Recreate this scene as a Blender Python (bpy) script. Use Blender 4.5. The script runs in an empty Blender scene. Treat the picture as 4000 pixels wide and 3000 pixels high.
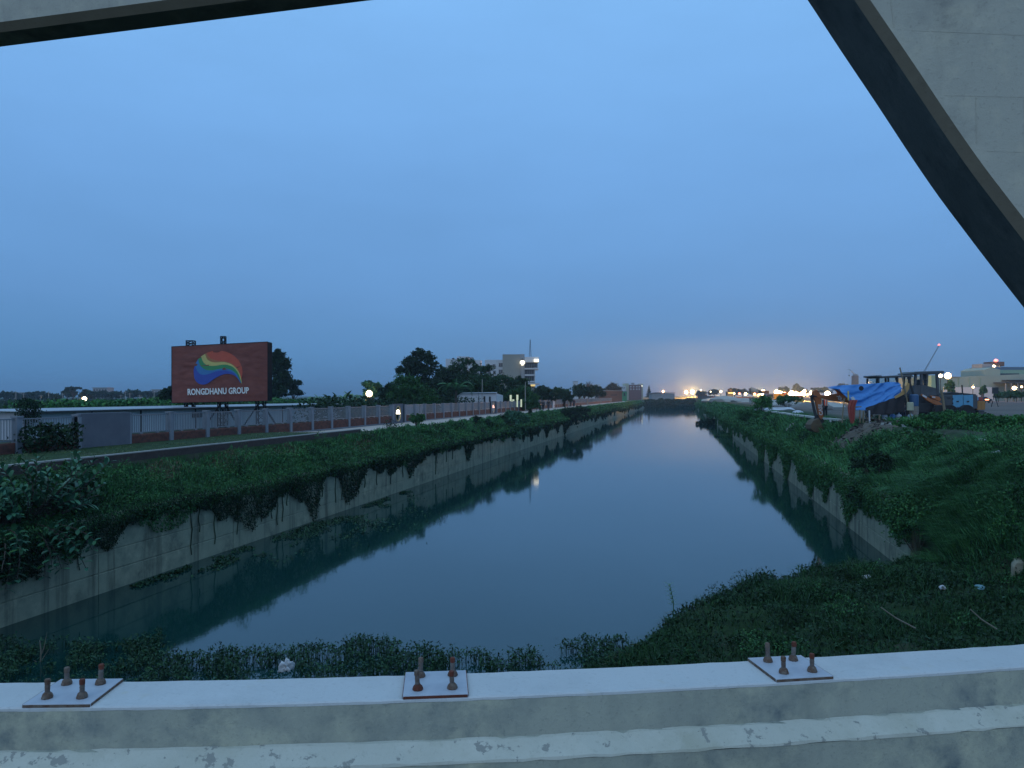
import bpy, bmesh, math, random
import numpy as np
from mathutils import Vector, Matrix, Quaternion

R = math.radians
rng = np.random.default_rng(7)
random.seed(7)
scene = bpy.context.scene
COL = scene.collection

# ------------------------------------------------------------------ camera
EYE = 6.3                      # metres above the water (water is z = 0)
PSI = R(12.33)                 # camera yaw to the left of the canal axis (+Y)
FWD = Vector((-math.sin(PSI), math.cos(PSI), 0))
RGT = Vector((math.cos(PSI), math.sin(PSI), 0))
cam_d = bpy.data.cameras.new('camera')
cam_d.sensor_width = 36.0
cam_d.lens = 27.0
cam_d.shift_y = 46 / 4000
cam_d.clip_start = 0.05
cam_d.clip_end = 12000
cam = bpy.data.objects.new('camera', cam_d)
cam.location = (0, 0, EYE)
cam.rotation_euler = (R(90), 0, PSI)
COL.objects.link(cam)
scene.camera = cam

# ------------------------------------------------------------------ sky and light
SUN_EL, SUN_ROT = R(1.5), R(200)      # sun just gone, behind the camera
world = bpy.data.worlds.new('World')
scene.world = world
world.use_nodes = True
wn = world.node_tree.nodes; wl = world.node_tree.links
wn.clear()
w_out = wn.new('ShaderNodeOutputWorld')
w_bg = wn.new('ShaderNodeBackground'); w_bg.inputs['Strength'].default_value = 0.12
w_sky = wn.new('ShaderNodeTexSky'); w_sky.sky_type = 'NISHITA'; w_sky.sun_disc = False
w_sky.sun_elevation = SUN_EL; w_sky.sun_rotation = SUN_ROT
w_sky.air_density = 1.0; w_sky.dust_density = 1.0; w_sky.ozone_density = 3.0
# thin dusk overcast: veils the clear sky, brighter overhead than at the horizon
w_tc = wn.new('ShaderNodeTexCoord')
w_sep = wn.new('ShaderNodeSeparateXYZ')
w_ramp = wn.new('ShaderNodeValToRGB')
cr = w_ramp.color_ramp
cr.elements[0].position = 0.0;  cr.elements[0].color = (0.078, 0.225, 0.46, 1)
cr.elements[1].position = 1.0;  cr.elements[1].color = (0.42, 0.70, 0.98, 1)
for p, c in ((0.04, (0.088, 0.250, 0.505, 1)), (0.12, (0.124, 0.300, 0.605, 1)), (0.27, (0.163, 0.375, 0.735, 1)), (0.46, (0.214, 0.474, 0.88, 1)), (0.7, (0.33, 0.60, 0.95, 1))):
    e = cr.elements.new(p); e.color = c
w_noise = wn.new('ShaderNodeTexNoise'); w_noise.inputs['Scale'].default_value = 2.2; w_noise.inputs['Detail'].default_value = 5; w_noise.inputs['Roughness'].default_value = 0.55
w_map = wn.new('ShaderNodeMapping'); w_map.inputs['Scale'].default_value = (1, 1, 3.5)
w_mr = wn.new('ShaderNodeMapRange'); w_mr.inputs['To Min'].default_value = 0.86; w_mr.inputs['To Max'].default_value = 1.14
w_mul = wn.new('ShaderNodeVectorMath'); w_mul.operation = 'SCALE'
w_sc = wn.new('ShaderNodeVectorMath'); w_sc.operation = 'SCALE'; w_sc.inputs['Scale'].default_value = 9.6
w_mix = wn.new('ShaderNodeMix'); w_mix.data_type = 'RGBA'; w_mix.inputs['Factor'].default_value = 0.90
wl.new(w_tc.outputs['Generated'], w_sep.inputs[0])
wl.new(w_sep.outputs['Z'], w_ramp.inputs[0])
wl.new(w_tc.outputs['Generated'], w_map.inputs[0]); wl.new(w_map.outputs[0], w_noise.inputs['Vector'])
wl.new(w_noise.outputs['Fac'], w_mr.inputs['Value'])
wl.new(w_ramp.outputs['Color'], w_mul.inputs[0]); wl.new(w_mr.outputs['Result'], w_mul.inputs['Scale'])
wl.new(w_mul.outputs[0], w_sc.inputs[0])
wl.new(w_sky.outputs['Color'], w_mix.inputs['A']); wl.new(w_sc.outputs[0], w_mix.inputs['B'])
wl.new(w_mix.outputs['Result'], w_bg.inputs['Color'])
wl.new(w_bg.outputs[0], w_out.inputs['Surface'])

sun_d = bpy.data.lights.new('sun', 'SUN'); sun_d.energy = 0.42; sun_d.angle = R(60); sun_d.color = (1.0, 0.95, 0.90)
sun = bpy.data.objects.new('sun', sun_d); COL.objects.link(sun)
sun.rotation_euler = (R(66), 0, R(-8))

vs = scene.view_settings
vs.view_transform = 'Standard'; vs.look = 'None'; vs.exposure = 0.0; vs.gamma = 1.0; vs.use_curve_mapping = False
cyc = scene.cycles
cyc.use_denoising = True
cyc.max_bounces = 6; cyc.diffuse_bounces = 3; cyc.glossy_bounces = 3; cyc.transmission_bounces = 4; cyc.volume_bounces = 0
cyc.transparent_max_bounces = 8
cyc.sample_clamp_indirect = 4.0
cyc.caustics_reflective = False; cyc.caustics_refractive = False
# ------------------------------------------------------------------ helpers
F0 = 3000.0
def at(px, py, Z):
    """point seen at photo position (px, py) at camera depth Z"""
    return Vector((0, 0, EYE)) + RGT * ((px - 2000) / F0 * Z) + FWD * Z + Vector((0, 0, (1546 - py) / F0 * Z))
def on(px, Z, z):
    """point at photo column px, depth Z, absolute height z"""
    p = at(px, 1546, Z); p.z = z
    return p
def dep(py, z):
    """camera depth of a point of height z seen at photo row py"""
    return F0 * (EYE - z) / (py - 1546)
def zat(py, Z): return EYE + (1546 - py) / F0 * Z

_lat = rng.random((64, 64, 64)).astype(np.float32)
def vnoise(x, y, z=0.0):
    x = np.asarray(x, float); y = np.asarray(y, float); z = np.zeros_like(x) + z
    xi = np.floor(x).astype(int); yi = np.floor(y).astype(int); zi = np.floor(z).astype(int)
    fx = x - xi; fy = y - yi; fz = z - zi
    fx = fx * fx * (3 - 2 * fx); fy = fy * fy * (3 - 2 * fy); fz = fz * fz * (3 - 2 * fz)
    g = lambda a, b, c: _lat[(xi + a) & 63, (yi + b) & 63, (zi + c) & 63]
    x00 = g(0,0,0) * (1-fx) + g(1,0,0) * fx; x10 = g(0,1,0) * (1-fx) + g(1,1,0) * fx
    x01 = g(0,0,1) * (1-fx) + g(1,0,1) * fx; x11 = g(0,1,1) * (1-fx) + g(1,1,1) * fx
    return (x00 * (1-fy) + x10 * fy) * (1-fz) + (x01 * (1-fy) + x11 * fy) * fz
def fbm(x, y, o=4, z=0.0):
    s = 0; a = 0.5; k = 1.0
    for i in range(o):
        s = s + a * vnoise(np.asarray(x) * k + 17.3 * i, np.asarray(y) * k + 5.1 * i, z); a *= 0.5; k *= 2.03
    return s
def sstep(a, b, x):
    t = np.clip((np.asarray(x, float) - a) / (b - a), 0, 1); return t * t * (3 - 2 * t)

def setp(o, label=None, cat=None, group=None, kind=None):
    if label: o['label'] = label
    if cat: o['category'] = cat
    if group: o['group'] = group
    if kind: o['kind'] = kind
    return o
def link(o, parent=None):
    COL.objects.link(o)
    if parent is not None: o.parent = parent
    return o
def thing(name, label, cat, loc=(0, 0, 0), rz=0.0, group=None):
    o = bpy.data.objects.new(name, None); o.empty_display_size = 0.2
    o.location = loc; o.rotation_euler = (0, 0, rz)
    link(o); return setp(o, label, cat, group)

def np_mesh(name, verts, faces, smooth=False):
    """verts (N,3), faces (M,k) arrays"""
    me = bpy.data.meshes.new(name)
    verts = np.ascontiguousarray(verts, dtype=np.float32); faces = np.ascontiguousarray(faces, dtype=np.int32)
    M, k = faces.shape
    me.vertices.add(len(verts)); me.vertices.foreach_set('co', verts.ravel())
    me.loops.add(M * k); me.loops.foreach_set('vertex_index', faces.ravel())
    me.polygons.add(M)
    me.polygons.foreach_set('loop_start', np.arange(0, M * k, k, dtype=np.int32))
    me.polygons.foreach_set('loop_total', np.full(M, k, dtype=np.int32))
    me.update(calc_edges=True)
    if smooth: me.polygons.foreach_set('use_smooth', np.ones(M, dtype=bool))
    return me
def np_obj(name, verts, faces, mat, parent=None, smooth=False):
    me = np_mesh(name, verts, faces, smooth)
    me.materials.append(mat)
    return link(bpy.data.objects.new(name, me), parent)

class MB:
    """collects shapes for one mesh"""
    def __init__(s): s.v = []; s.f = []
    def add(s, vs, fs):
        b = len(s.v); s.v += [tuple(p) for p in vs]; s.f += [tuple(b + i for i in q) for q in fs]; return s
    def box(s, c, d, rz=0.0, M=None):
        x, y, z = d[0] / 2, d[1] / 2, d[2] / 2
        vs = [Vector((a * x, b * y, e * z)) for e in (-1, 1) for b in (-1, 1) for a in (-1, 1)]
        if rz: vs = [Matrix.Rotation(rz, 3, 'Z') @ p for p in vs]
        if M is not None: vs = [M @ p for p in vs]
        c = Vector(c)
        return s.add([p + c for p in vs], [(0,2,3,1),(4,5,7,6),(0,1,5,4),(2,6,7,3),(0,4,6,2),(1,3,7,5)])
    def bx(s, x0, x1, y0, y1, z0, z1): return s.box(((x0+x1)/2, (y0+y1)/2, (z0+z1)/2), (x1-x0, y1-y0, z1-z0))
    def tube(s, pts, r, n=8, cap=True):
        pts = [Vector(p) for p in pts]; rs = r if isinstance(r, (list, tuple)) else [r] * len(pts)
        up = None; rings = []
        for i, p in enumerate(pts):
            t = (pts[min(i+1, len(pts)-1)] - pts[max(i-1, 0)]).normalized()
            if up is None: up = Vector((0,0,1)) if abs(t.z) < 0.9 else Vector((1,0,0))
            a = t.cross(up);
            if a.length < 1e-4: a = t.cross(Vector((0.3,1,0.2)))
            a.normalize(); b = a.cross(t).normalized(); up = b
            rings.append([p + (a * math.cos(k*2*math.pi/n) + b * math.sin(k*2*math.pi/n)) * rs[i] for k in range(n)])
        vs = [q for g in rings for q in g]; fs = []
        for i in range(len(pts)-1):
            for k in range(n): fs.append((i*n+k, i*n+(k+1)%n, (i+1)*n+(k+1)%n, (i+1)*n+k))
        if cap: fs += [tuple(range(n-1,-1,-1)), tuple((len(pts)-1)*n+k for k in range(n))]
        return s.add(vs, fs)
    def bar(s, a, b, w, d=None):
        """rectangular bar from a to b"""
        a, b = Vector(a), Vector(b); d = d or w
        t = (b - a).normalized(); u = Vector((0,0,1)) if abs(t.z) < 0.95 else Vector((0,1,0))
        x = t.cross(u).normalized(); y = x.cross(t).normalized()
        vs = [p + x * (i*w/2) + y * (j*d/2) for p in (a, b) for i, j in ((-1,-1),(1,-1),(1,1),(-1,1))]
        return s.add(vs, [(3,2,1,0),(4,5,6,7),(0,1,5,4),(1,2,6,5),(2,3,7,6),(3,0,4,7)])
    def lathe(s, prof, c=(0,0,0), n=16, axis='Z'):
        vs = []; fs = []; c = Vector(c)
        for (r, h) in prof:
            for k in range(n):
                a = 2*math.pi*k/n
                p = Vector((r*math.cos(a), r*math.sin(a), h))
                if axis == 'Y': p = Vector((p.x, p.z, p.y))
                if axis == 'X': p = Vector((p.z, p.x, p.y))
                vs.append(p + c)
        m = len(prof)
        for i in range(m-1):
            for k in range(n): fs.append((i*n+k, i*n+(k+1)%n, (i+1)*n+(k+1)%n, (i+1)*n+k))
        fs += [tuple(range(n-1,-1,-1)), tuple((m-1)*n+k for k in range(n))]
        return s.add(vs, fs)
    def prism(s, poly, y0, y1, ax='Y'):
        """polygon of (x,z) extruded along y (or polygon (y,z) along x, (x,y) along z)"""
        n = len(poly)
        mk = {'Y': lambda a,b,t: (a,t,b), 'X': lambda a,b,t: (t,a,b), 'Z': lambda a,b,t: (a,b,t)}[ax]
        vs = [mk(a,b,y0) for a,b in poly] + [mk(a,b,y1) for a,b in poly]
        fs = [tuple(range(n)), tuple(range(2*n-1, n-1, -1))] + [(i, n+i, n+(i+1)%n, (i+1)%n) for i in range(n)]
        return s.add(vs, fs)
    def mesh(s, name, mat, bevel=0, smooth=False):
        me = bpy.data.meshes.new(name); me.from_pydata(s.v, [], s.f); 
        bm = bmesh.new(); bm.from_mesh(me)
        bmesh.ops.recalc_face_normals(bm, faces=bm.faces)
        if bevel:
            es = [e for e in bm.edges if len(e.link_faces) == 2 and e.calc_face_angle(0) > 0.6]
            bmesh.ops.bevel(bm, geom=es, offset=bevel, segments=1, affect='EDGES', profile=0.5, clamp_overlap=True)
        bm.to_mesh(me); bm.free()
        if smooth:
            for p in me.polygons: p.use_smooth = True
        if mat: me.materials.append(mat)
        return me
    def build(s, name, mat, parent=None, bevel=0, smooth=False):
        return link(bpy.data.objects.new(name, s.mesh(name, mat, bevel, smooth)), parent)

def dup(o, parent=None):
    c = o.copy(); link(c, parent)
    for ch in list(o.children): dup(ch, c)
    return c

def text_mesh(name, body, size, mat, parent, M, extrude=0.004, sx=1.0, bold=0.0):
    cu = bpy.data.curves.new(name, 'FONT'); cu.body = body; cu.size = size; cu.extrude = extrude; cu.offset = bold
    cu.align_x = 'CENTER'; cu.align_y = 'CENTER'; cu.resolution_u = 3
    t = bpy.data.objects.new(name, cu); COL.objects.link(t)
    dg = bpy.context.evaluated_depsgraph_get(); dg.update()
    me = bpy.data.meshes.new_from_object(t.evaluated_get(dg))
    bpy.data.objects.remove(t); me.transform(Matrix.Diagonal((sx, 1, 1, 1))); me.transform(M)
    me.materials.clear(); me.materials.append(mat); me.name = name
    return link(bpy.data.objects.new(name, me), parent)

# ------------------------------------------------------------------ materials
MATS = {}
def mat(name, col, rough=0.8, metal=0.0, var=0.0, scale=3.0, bump=0.0, bscale=None, col2=None, contrast=1.0, emit=None, estr=0.0, island=0.0, trans=0.0, spec=0.5, stretch=(1,1,1), detail=6, coord='Object'):
    """principled with a noise mottling between col and col2, optional per-island variation and bump"""
    m = bpy.data.materials.new(name); m.use_nodes = True; MATS[name] = m
    n = m.node_tree.nodes; l = m.node_tree.links; b = n['Principled BSDF']
    b.inputs['Base Color'].default_value = (*col, 1); b.inputs['Roughness'].default_value = rough; b.inputs['Metallic'].default_value = metal
    b.inputs['Specular IOR Level'].default_value = spec
    src = None
    if col2 is not None or bump:
        tc = n.new('ShaderNodeTexCoord'); mp = n.new('ShaderNodeMapping'); mp.inputs['Scale'].default_value = stretch
        if coord == 'World':
            g = n.new('ShaderNodeNewGeometry'); l.new(g.outputs['Position'], mp.inputs[0])
        else: l.new(tc.outputs[coord], mp.inputs[0])
        nz = n.new('ShaderNodeTexNoise'); nz.inputs['Scale'].default_value = scale; nz.inputs['Detail'].default_value = detail; nz.inputs['Roughness'].default_value = 0.62
        l.new(mp.outputs[0], nz.inputs['Vector'])
    if col2 is not None:
        r = n.new('ShaderNodeValToRGB'); w = 0.25 / contrast
        r.color_ramp.elements[0].position = max(0, 0.5 - w); r.color_ramp.elements[1].position = min(1, 0.5 + w)
        r.color_ramp.elements[0].color = (*col, 1); r.color_ramp.elements[1].color = (*col2, 1)
        l.new(nz.outputs['Fac'], r.inputs[0]); src = r.outputs[0]
    if island:
        g = n.new('ShaderNodeNewGeometry'); hs = n.new('ShaderNodeHueSaturation')
        mr = n.new('ShaderNodeMapRange'); mr.inputs['To Min'].default_value = 1 - island; mr.inputs['To Max'].default_value = 1 + island
        l.new(g.outputs['Random Per Island'], mr.inputs['Value']); l.new(mr.outputs[0], hs.inputs['Value'])
        m2 = n.new('ShaderNodeMath'); m2.operation = 'MULTIPLY'; m2.inputs[1].default_value = 7.31
        m3 = n.new('ShaderNodeMath'); m3.operation = 'FRACT'; mr2 = n.new('ShaderNodeMapRange')
        mr2.inputs['To Min'].default_value = 0.47; mr2.inputs['To Max'].default_value = 0.53
        l.new(g.outputs['Random Per Island'], m2.inputs[0]); l.new(m2.outputs[0], m3.inputs[0]); l.new(m3.outputs[0], mr2.inputs['Value']); l.new(mr2.outputs[0], hs.inputs['Hue'])
        if src: l.new(src, hs.inputs['Color'])
        else: hs.inputs['Color'].default_value = (*col, 1)
        src = hs.outputs[0]
    if src: l.new(src, b.inputs['Base Color'])
    if bump:
        bp = n.new('ShaderNodeBump'); bp.inputs['Strength'].default_value = min(1, bump); bp.inputs['Distance'].default_value = 0.02 * max(1, bump)
        if bscale:
            nb = n.new('ShaderNodeTexNoise'); nb.inputs['Scale'].default_value = bscale; nb.inputs['Detail'].default_value = 5
            l.new(mp.outputs[0], nb.inputs['Vector']); l.new(nb.outputs['Fac'], bp.inputs['Height'])
        else: l.new(nz.outputs['Fac'], bp.inputs['Height'])
        l.new(bp.outputs[0], b.inputs['Normal'])
    if emit: b.inputs['Emission Color'].default_value = (*emit, 1); b.inputs['Emission Strength'].default_value = estr
    if trans: b.inputs['Transmission Weight'].default_value = trans
    return m

def concrete(name, base, dark, light, stain=0.5, drip=0.0, scale=2.0, patches=None):
    """weathered concrete: two noise layers, fine grain, optional vertical drip stains and pale flaking patches"""
    m = bpy.data.materials.new(name); m.use_nodes = True
    n = m.node_tree.nodes; l = m.node_tree.links; b = n['Principled BSDF']; b.inputs['Roughness'].default_value = 0.88; b.inputs['Specular IOR Level'].default_value = 0.25
    g = n.new('ShaderNodeNewGeometry')
    def noise(sc, de=9, ro=0.68, st=(1,1,1)):
        mp = n.new('ShaderNodeMapping'); mp.inputs['Scale'].default_value = st; l.new(g.outputs['Position'], mp.inputs[0])
        z = n.new('ShaderNodeTexNoise'); z.inputs['Scale'].default_value = sc; z.inputs['Detail'].default_value = de; z.inputs['Roughness'].default_value = ro
        l.new(mp.outputs[0], z.inputs['Vector']); return z.outputs['Fac']
    def ramp(f, a, c, ca, cb):
        r = n.new('ShaderNodeValToRGB'); r.color_ramp.elements[0].position = a; r.color_ramp.elements[1].position = c
        r.color_ramp.elements[0].color = (*ca, 1); r.color_ramp.elements[1].color = (*cb, 1); l.new(f, r.inputs[0]); return r.outputs[0]
    def mix(f, a, c):
        x = n.new('ShaderNodeMix'); x.data_type = 'RGBA'; l.new(f, x.inputs['Factor']); l.new(a, x.inputs['A']); l.new(c, x.inputs['B']); return x.outputs['Result']
    col = ramp(noise(scale), 0.36, 0.66, dark, light)
    bc = n.new('ShaderNodeRGB'); bc.outputs[0].default_value = (*base, 1)
    col = mix(ramp(noise(scale * 0.35, 4), 0.4, 0.65, (0,0,0), (stain,)*3), bc.outputs[0], col)
    fine = noise(scale * 14, 6, 0.7)
    dk = n.new('ShaderNodeRGB'); dk.outputs[0].default_value = tuple(d * 0.6 for d in dark) + (1,)
    col = mix(ramp(fine, 0.56, 0.8, (0,0,0), (0.55,)*3), col, dk.outputs[0])
    if drip:
        col = mix(ramp(noise(1.4, 5, 0.65, (1.3, 1.3, 0.10)), 0.52, 0.70, (0,0,0), (drip,)*3), col, dk.outputs[0])
    if patches:
        pc = n.new('ShaderNodeRGB'); pc.outputs[0].default_value = (*patches[0], 1)
        col = mix(ramp(noise(patches[1], 5, 0.65), patches[2], patches[2] + (patches[4] if len(patches) > 4 else 0.04), (0,0,0), (patches[3],)*3), col, pc.outputs[0])
    l.new(col, b.inputs['Base Color'])
    bp = n.new('ShaderNodeBump'); bp.inputs['Strength'].default_value = 0.35; bp.inputs['Distance'].default_value = 0.01
    l.new(fine, bp.inputs['Height']); l.new(bp.outputs[0], b.inputs['Normal'])
    return m

# ------------------------------------------------------------------ foliage generators
def leaves(name, c, size, mat_, parent=None, aspect=0.5, up=0.4, droop=0.15, dirs=None, kind=None, two=False):
    """one rhombic, slightly folded leaf per centre; c (N,3), size scalar or (N,)"""
    c = np.asarray(c, float); N = len(c); size = np.broadcast_to(np.asarray(size, float), (N,))
    d = rng.normal(size=(N, 3)) if dirs is None else np.asarray(dirs) + rng.normal(size=(N, 3)) * 0.45
    d[:, 2] -= droop; d /= np.linalg.norm(d, axis=1)[:, None]
    u = rng.normal(size=(N, 3)) * 0.8; u[:, 2] += up * 2
    s = np.cross(d, u); s /= (np.linalg.norm(s, axis=1)[:, None] + 1e-9)
    nrm = np.cross(s, d)
    L = size[:, None]; W = L * aspect * 0.5
    p0 = c - d * L * 0.5; p2 = c + d * L * 0.5 - nrm * L * 0.12
    pl = c + s * W + nrm * W * 0.25 - d * L * 0.05; pr = c - s * W + nrm * W * 0.25 - d * L * 0.05
    v = np.stack([p0, pl, p2, pr], 1).reshape(-1, 3)
    b = np.arange(N)[:, None] * 4
    f = np.concatenate([b + [0, 3, 2], b + [0, 2, 1]], 1).reshape(-1, 3)
    o = np_obj(name, v, f, mat_, parent)
    if kind: o['kind'] = kind
    return o
def blades_arr(p, h, w, lean):
    """grass blades: p (N,3) root, h (N,) height, w (N,) width, lean (N,2)"""
    N = len(p); a = rng.random(N) * 6.283
    s = np.stack([np.cos(a), np.sin(a), np.zeros(N)], 1) * (w[:, None] / 2)
    mid = p + np.stack([lean[:, 0] * 0.35 * h, lean[:, 1] * 0.35 * h, h * 0.6], 1)
    tip = p + np.stack([lean[:, 0] * h, lean[:, 1] * h, h * (1 - 0.35 * np.hypot(lean[:, 0], lean[:, 1]))], 1)
    v = np.stack([p - s, p + s, mid + s * 0.8, mid - s * 0.8, tip], 1).reshape(-1, 3)
    b = np.arange(N)[:, None] * 5
    f = np.concatenate([b + [0, 1, 2], b + [0, 2, 3], b + [3, 2, 4]], 1).reshape(-1, 3)
    return v, f
def crown_points(lobes, n, clump=0.28, nclump=None, shell=0.55, flat=0.8):
    """leaf centres gathered in clumps over a few ellipsoidal lobes [(cx,cy,cz,rx,ry,rz)]"""
    lob = np.array(lobes, float); vol = (lob[:, 3] * lob[:, 4] * lob[:, 5]) ** 0.67; vol /= vol.sum()
    nclump = nclump or max(12, n // 45)
    k = rng.choice(len(lob), nclump, p=vol)
    d = rng.normal(size=(nclump, 3)); d /= np.linalg.norm(d, axis=1)[:, None]
    d[:, 2] = np.where(d[:, 2] < -0.5, -d[:, 2] * 0.7, d[:, 2])
    r = shell + (1 - shell) * rng.random(nclump) ** 0.6; r *= 0.86 + 0.3 * rng.random(nclump)
    cc = lob[k, :3] + d * r[:, None] * lob[k, 3:]
    rad = clump * lob[k, 3:].min(1) * (0.6 + 0.8 * rng.random(nclump))
    j = rng.integers(0, nclump, n)
    off = rng.normal(size=(n, 3)) * 0.55; off[:, 2] *= flat
    return cc[j] + off * rad[j][:, None], cc
def tree(name, label, base, lobes, n, leaf, mat_, height=None, trunk_r=0.18, trunk_h=2.0, bark=None, group=None, clump=0.3, aspect=0.55, nl=9, shell=0.5, cat='tree'):
    """lobes relative to base; trunk forks into limbs reaching the clumps"""
    t = thing(name, label, cat, base, 0, group)
    pts, cc = crown_points(lobes, n, clump, shell=shell)
    leaves('crown', pts, leaf * (0.6 + 0.8 * rng.random(len(pts))), mat_, t, aspect)
    mb = MB(); lc = np.array(lobes)[:, :3].mean(0)
    top = Vector((lc[0] * 0.3, lc[1] * 0.3, trunk_h))
    mb.tube([(0,0,-0.3), (top.x*0.4, top.y*0.4, trunk_h*0.5), top], [trunk_r*1.25, trunk_r, trunk_r*0.8], 7)
    for q in cc[rng.choice(len(cc), min(nl, len(cc)), replace=False)]:
        q = Vector(q); m = top.lerp(q, 0.5) + Vector((0,0,0.15*(q-top).length))
        mb.tube([top - Vector((0,0,0.15)), m, q], [trunk_r*0.55, trunk_r*0.32, trunk_r*0.08], 5)
    mb.build('trunk', bark or M_bark, t, smooth=True)
    return t
M_bark = mat('bark', (0.05, 0.042, 0.035), 0.95, col2=(0.09, 0.075, 0.06), scale=6, bump=0.5)
M_leaf_dark = mat('leaf_dark', (0.014, 0.038, 0.017), 0.7, island=0.5, spec=0.15)
M_leaf_mid = mat('leaf_mid', (0.034, 0.118, 0.036), 0.65, island=0.5, spec=0.15)
M_leaf_green = mat('leaf_green', (0.040, 0.150, 0.038), 0.65, island=0.5, spec=0.15)
M_leaf_blue = mat('leaf_bluegreen', (0.042, 0.135, 0.072), 0.55, island=0.4, spec=0.25)
M_tree_mid = mat('tree_leaf_mid', (0.018, 0.058, 0.020), 0.7, island=0.5, spec=0.15)
M_tree_green = mat('tree_leaf_green', (0.026, 0.095, 0.026), 0.7, island=0.5, spec=0.15)
M_grass = mat('grass_blades', (0.050, 0.165, 0.058), 0.7, island=0.55, spec=0.12)
M_grass_d = mat('grass_dark', (0.020, 0.062, 0.022), 0.7, island=0.55, spec=0.12)
M_water_plant = mat('water_plant', (0.018, 0.058, 0.026), 0.6, island=0.55, spec=0.2)
M_soil = mat('soil', (0.055, 0.048, 0.036), 0.95, col2=(0.12, 0.10, 0.075), scale=1.6, bump=0.8, bscale=7)
M_par = concrete('parapet_concrete', (0.32, 0.33, 0.275), (0.11, 0.14, 0.15), (0.47, 0.46, 0.34), 1.0, 0.35, 6.0, patches=((0.40, 0.40, 0.31), 9.0, 0.52, 0.35, 0.14))
M_white = concrete('white_coping', (0.50, 0.515, 0.52), (0.41, 0.425, 0.43), (0.56, 0.57, 0.575), 0.7, 0.0, 4.0, patches=((0.46, 0.42, 0.31), 3.4, 0.60, 0.6, 0.12))
M_ledge = concrete('ledge_paint', (0.46, 0.46, 0.40), (0.36, 0.355, 0.28), (0.54, 0.53, 0.46), 0.9, 0.0, 4.0, patches=((0.21, 0.215, 0.20), 15.0, 0.585, 0.8, 0.03))
M_arch = concrete('arch_concrete', (0.38, 0.375, 0.32), (0.20, 0.205, 0.19), (0.50, 0.48, 0.39), 1.0, 0.40, 3.4, patches=((0.46, 0.44, 0.35), 6.0, 0.55, 0.5, 0.12))
M_canal = concrete('canal_wall_concrete', (0.25, 0.265, 0.19), (0.10, 0.115, 0.088), (0.35, 0.35, 0.245), 1.0, 0.95, 1.6)
M_foot = concrete('footing_concrete', (0.30, 0.28, 0.20), (0.17, 0.16, 0.12), (0.38, 0.36, 0.27), 0.8, 0.2, 1.8)
M_kerb = concrete('kerb_render', (0.30, 0.29, 0.27), (0.20, 0.19, 0.18), (0.38, 0.37, 0.34), 0.6, 0.2, 1.5)
M_path = concrete('path_paving', (0.42, 0.35, 0.30), (0.33, 0.28, 0.25), (0.50, 0.42, 0.37), 0.7, 0.0, 0.6)
M_rust = mat('rust', (0.085, 0.036, 0.020), 0.9, metal=0.1, col2=(0.17, 0.145, 0.12), scale=38, bump=0.4, contrast=1.4)
M_rustred = mat('rust_red', (0.14, 0.032, 0.016), 0.9, col2=(0.07, 0.024, 0.014), scale=25, bump=0.3)
M_plate = mat('plate_paint', (0.44, 0.47, 0.52), 0.55, col2=(0.30, 0.33, 0.39), scale=9, bump=0.2, contrast=0.9)
M_bolt = mat('bolt_shank', (0.17, 0.165, 0.155), 0.8, metal=0.1, col2=(0.085, 0.05, 0.035), scale=30, bump=0.3)
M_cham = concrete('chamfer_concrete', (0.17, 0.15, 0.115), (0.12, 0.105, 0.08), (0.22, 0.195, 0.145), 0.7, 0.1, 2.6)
M_soff = concrete('soffit_concrete', (0.075, 0.082, 0.080), (0.03, 0.034, 0.036), (0.15, 0.155, 0.145), 1.0, 0.1, 3.0)
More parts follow.
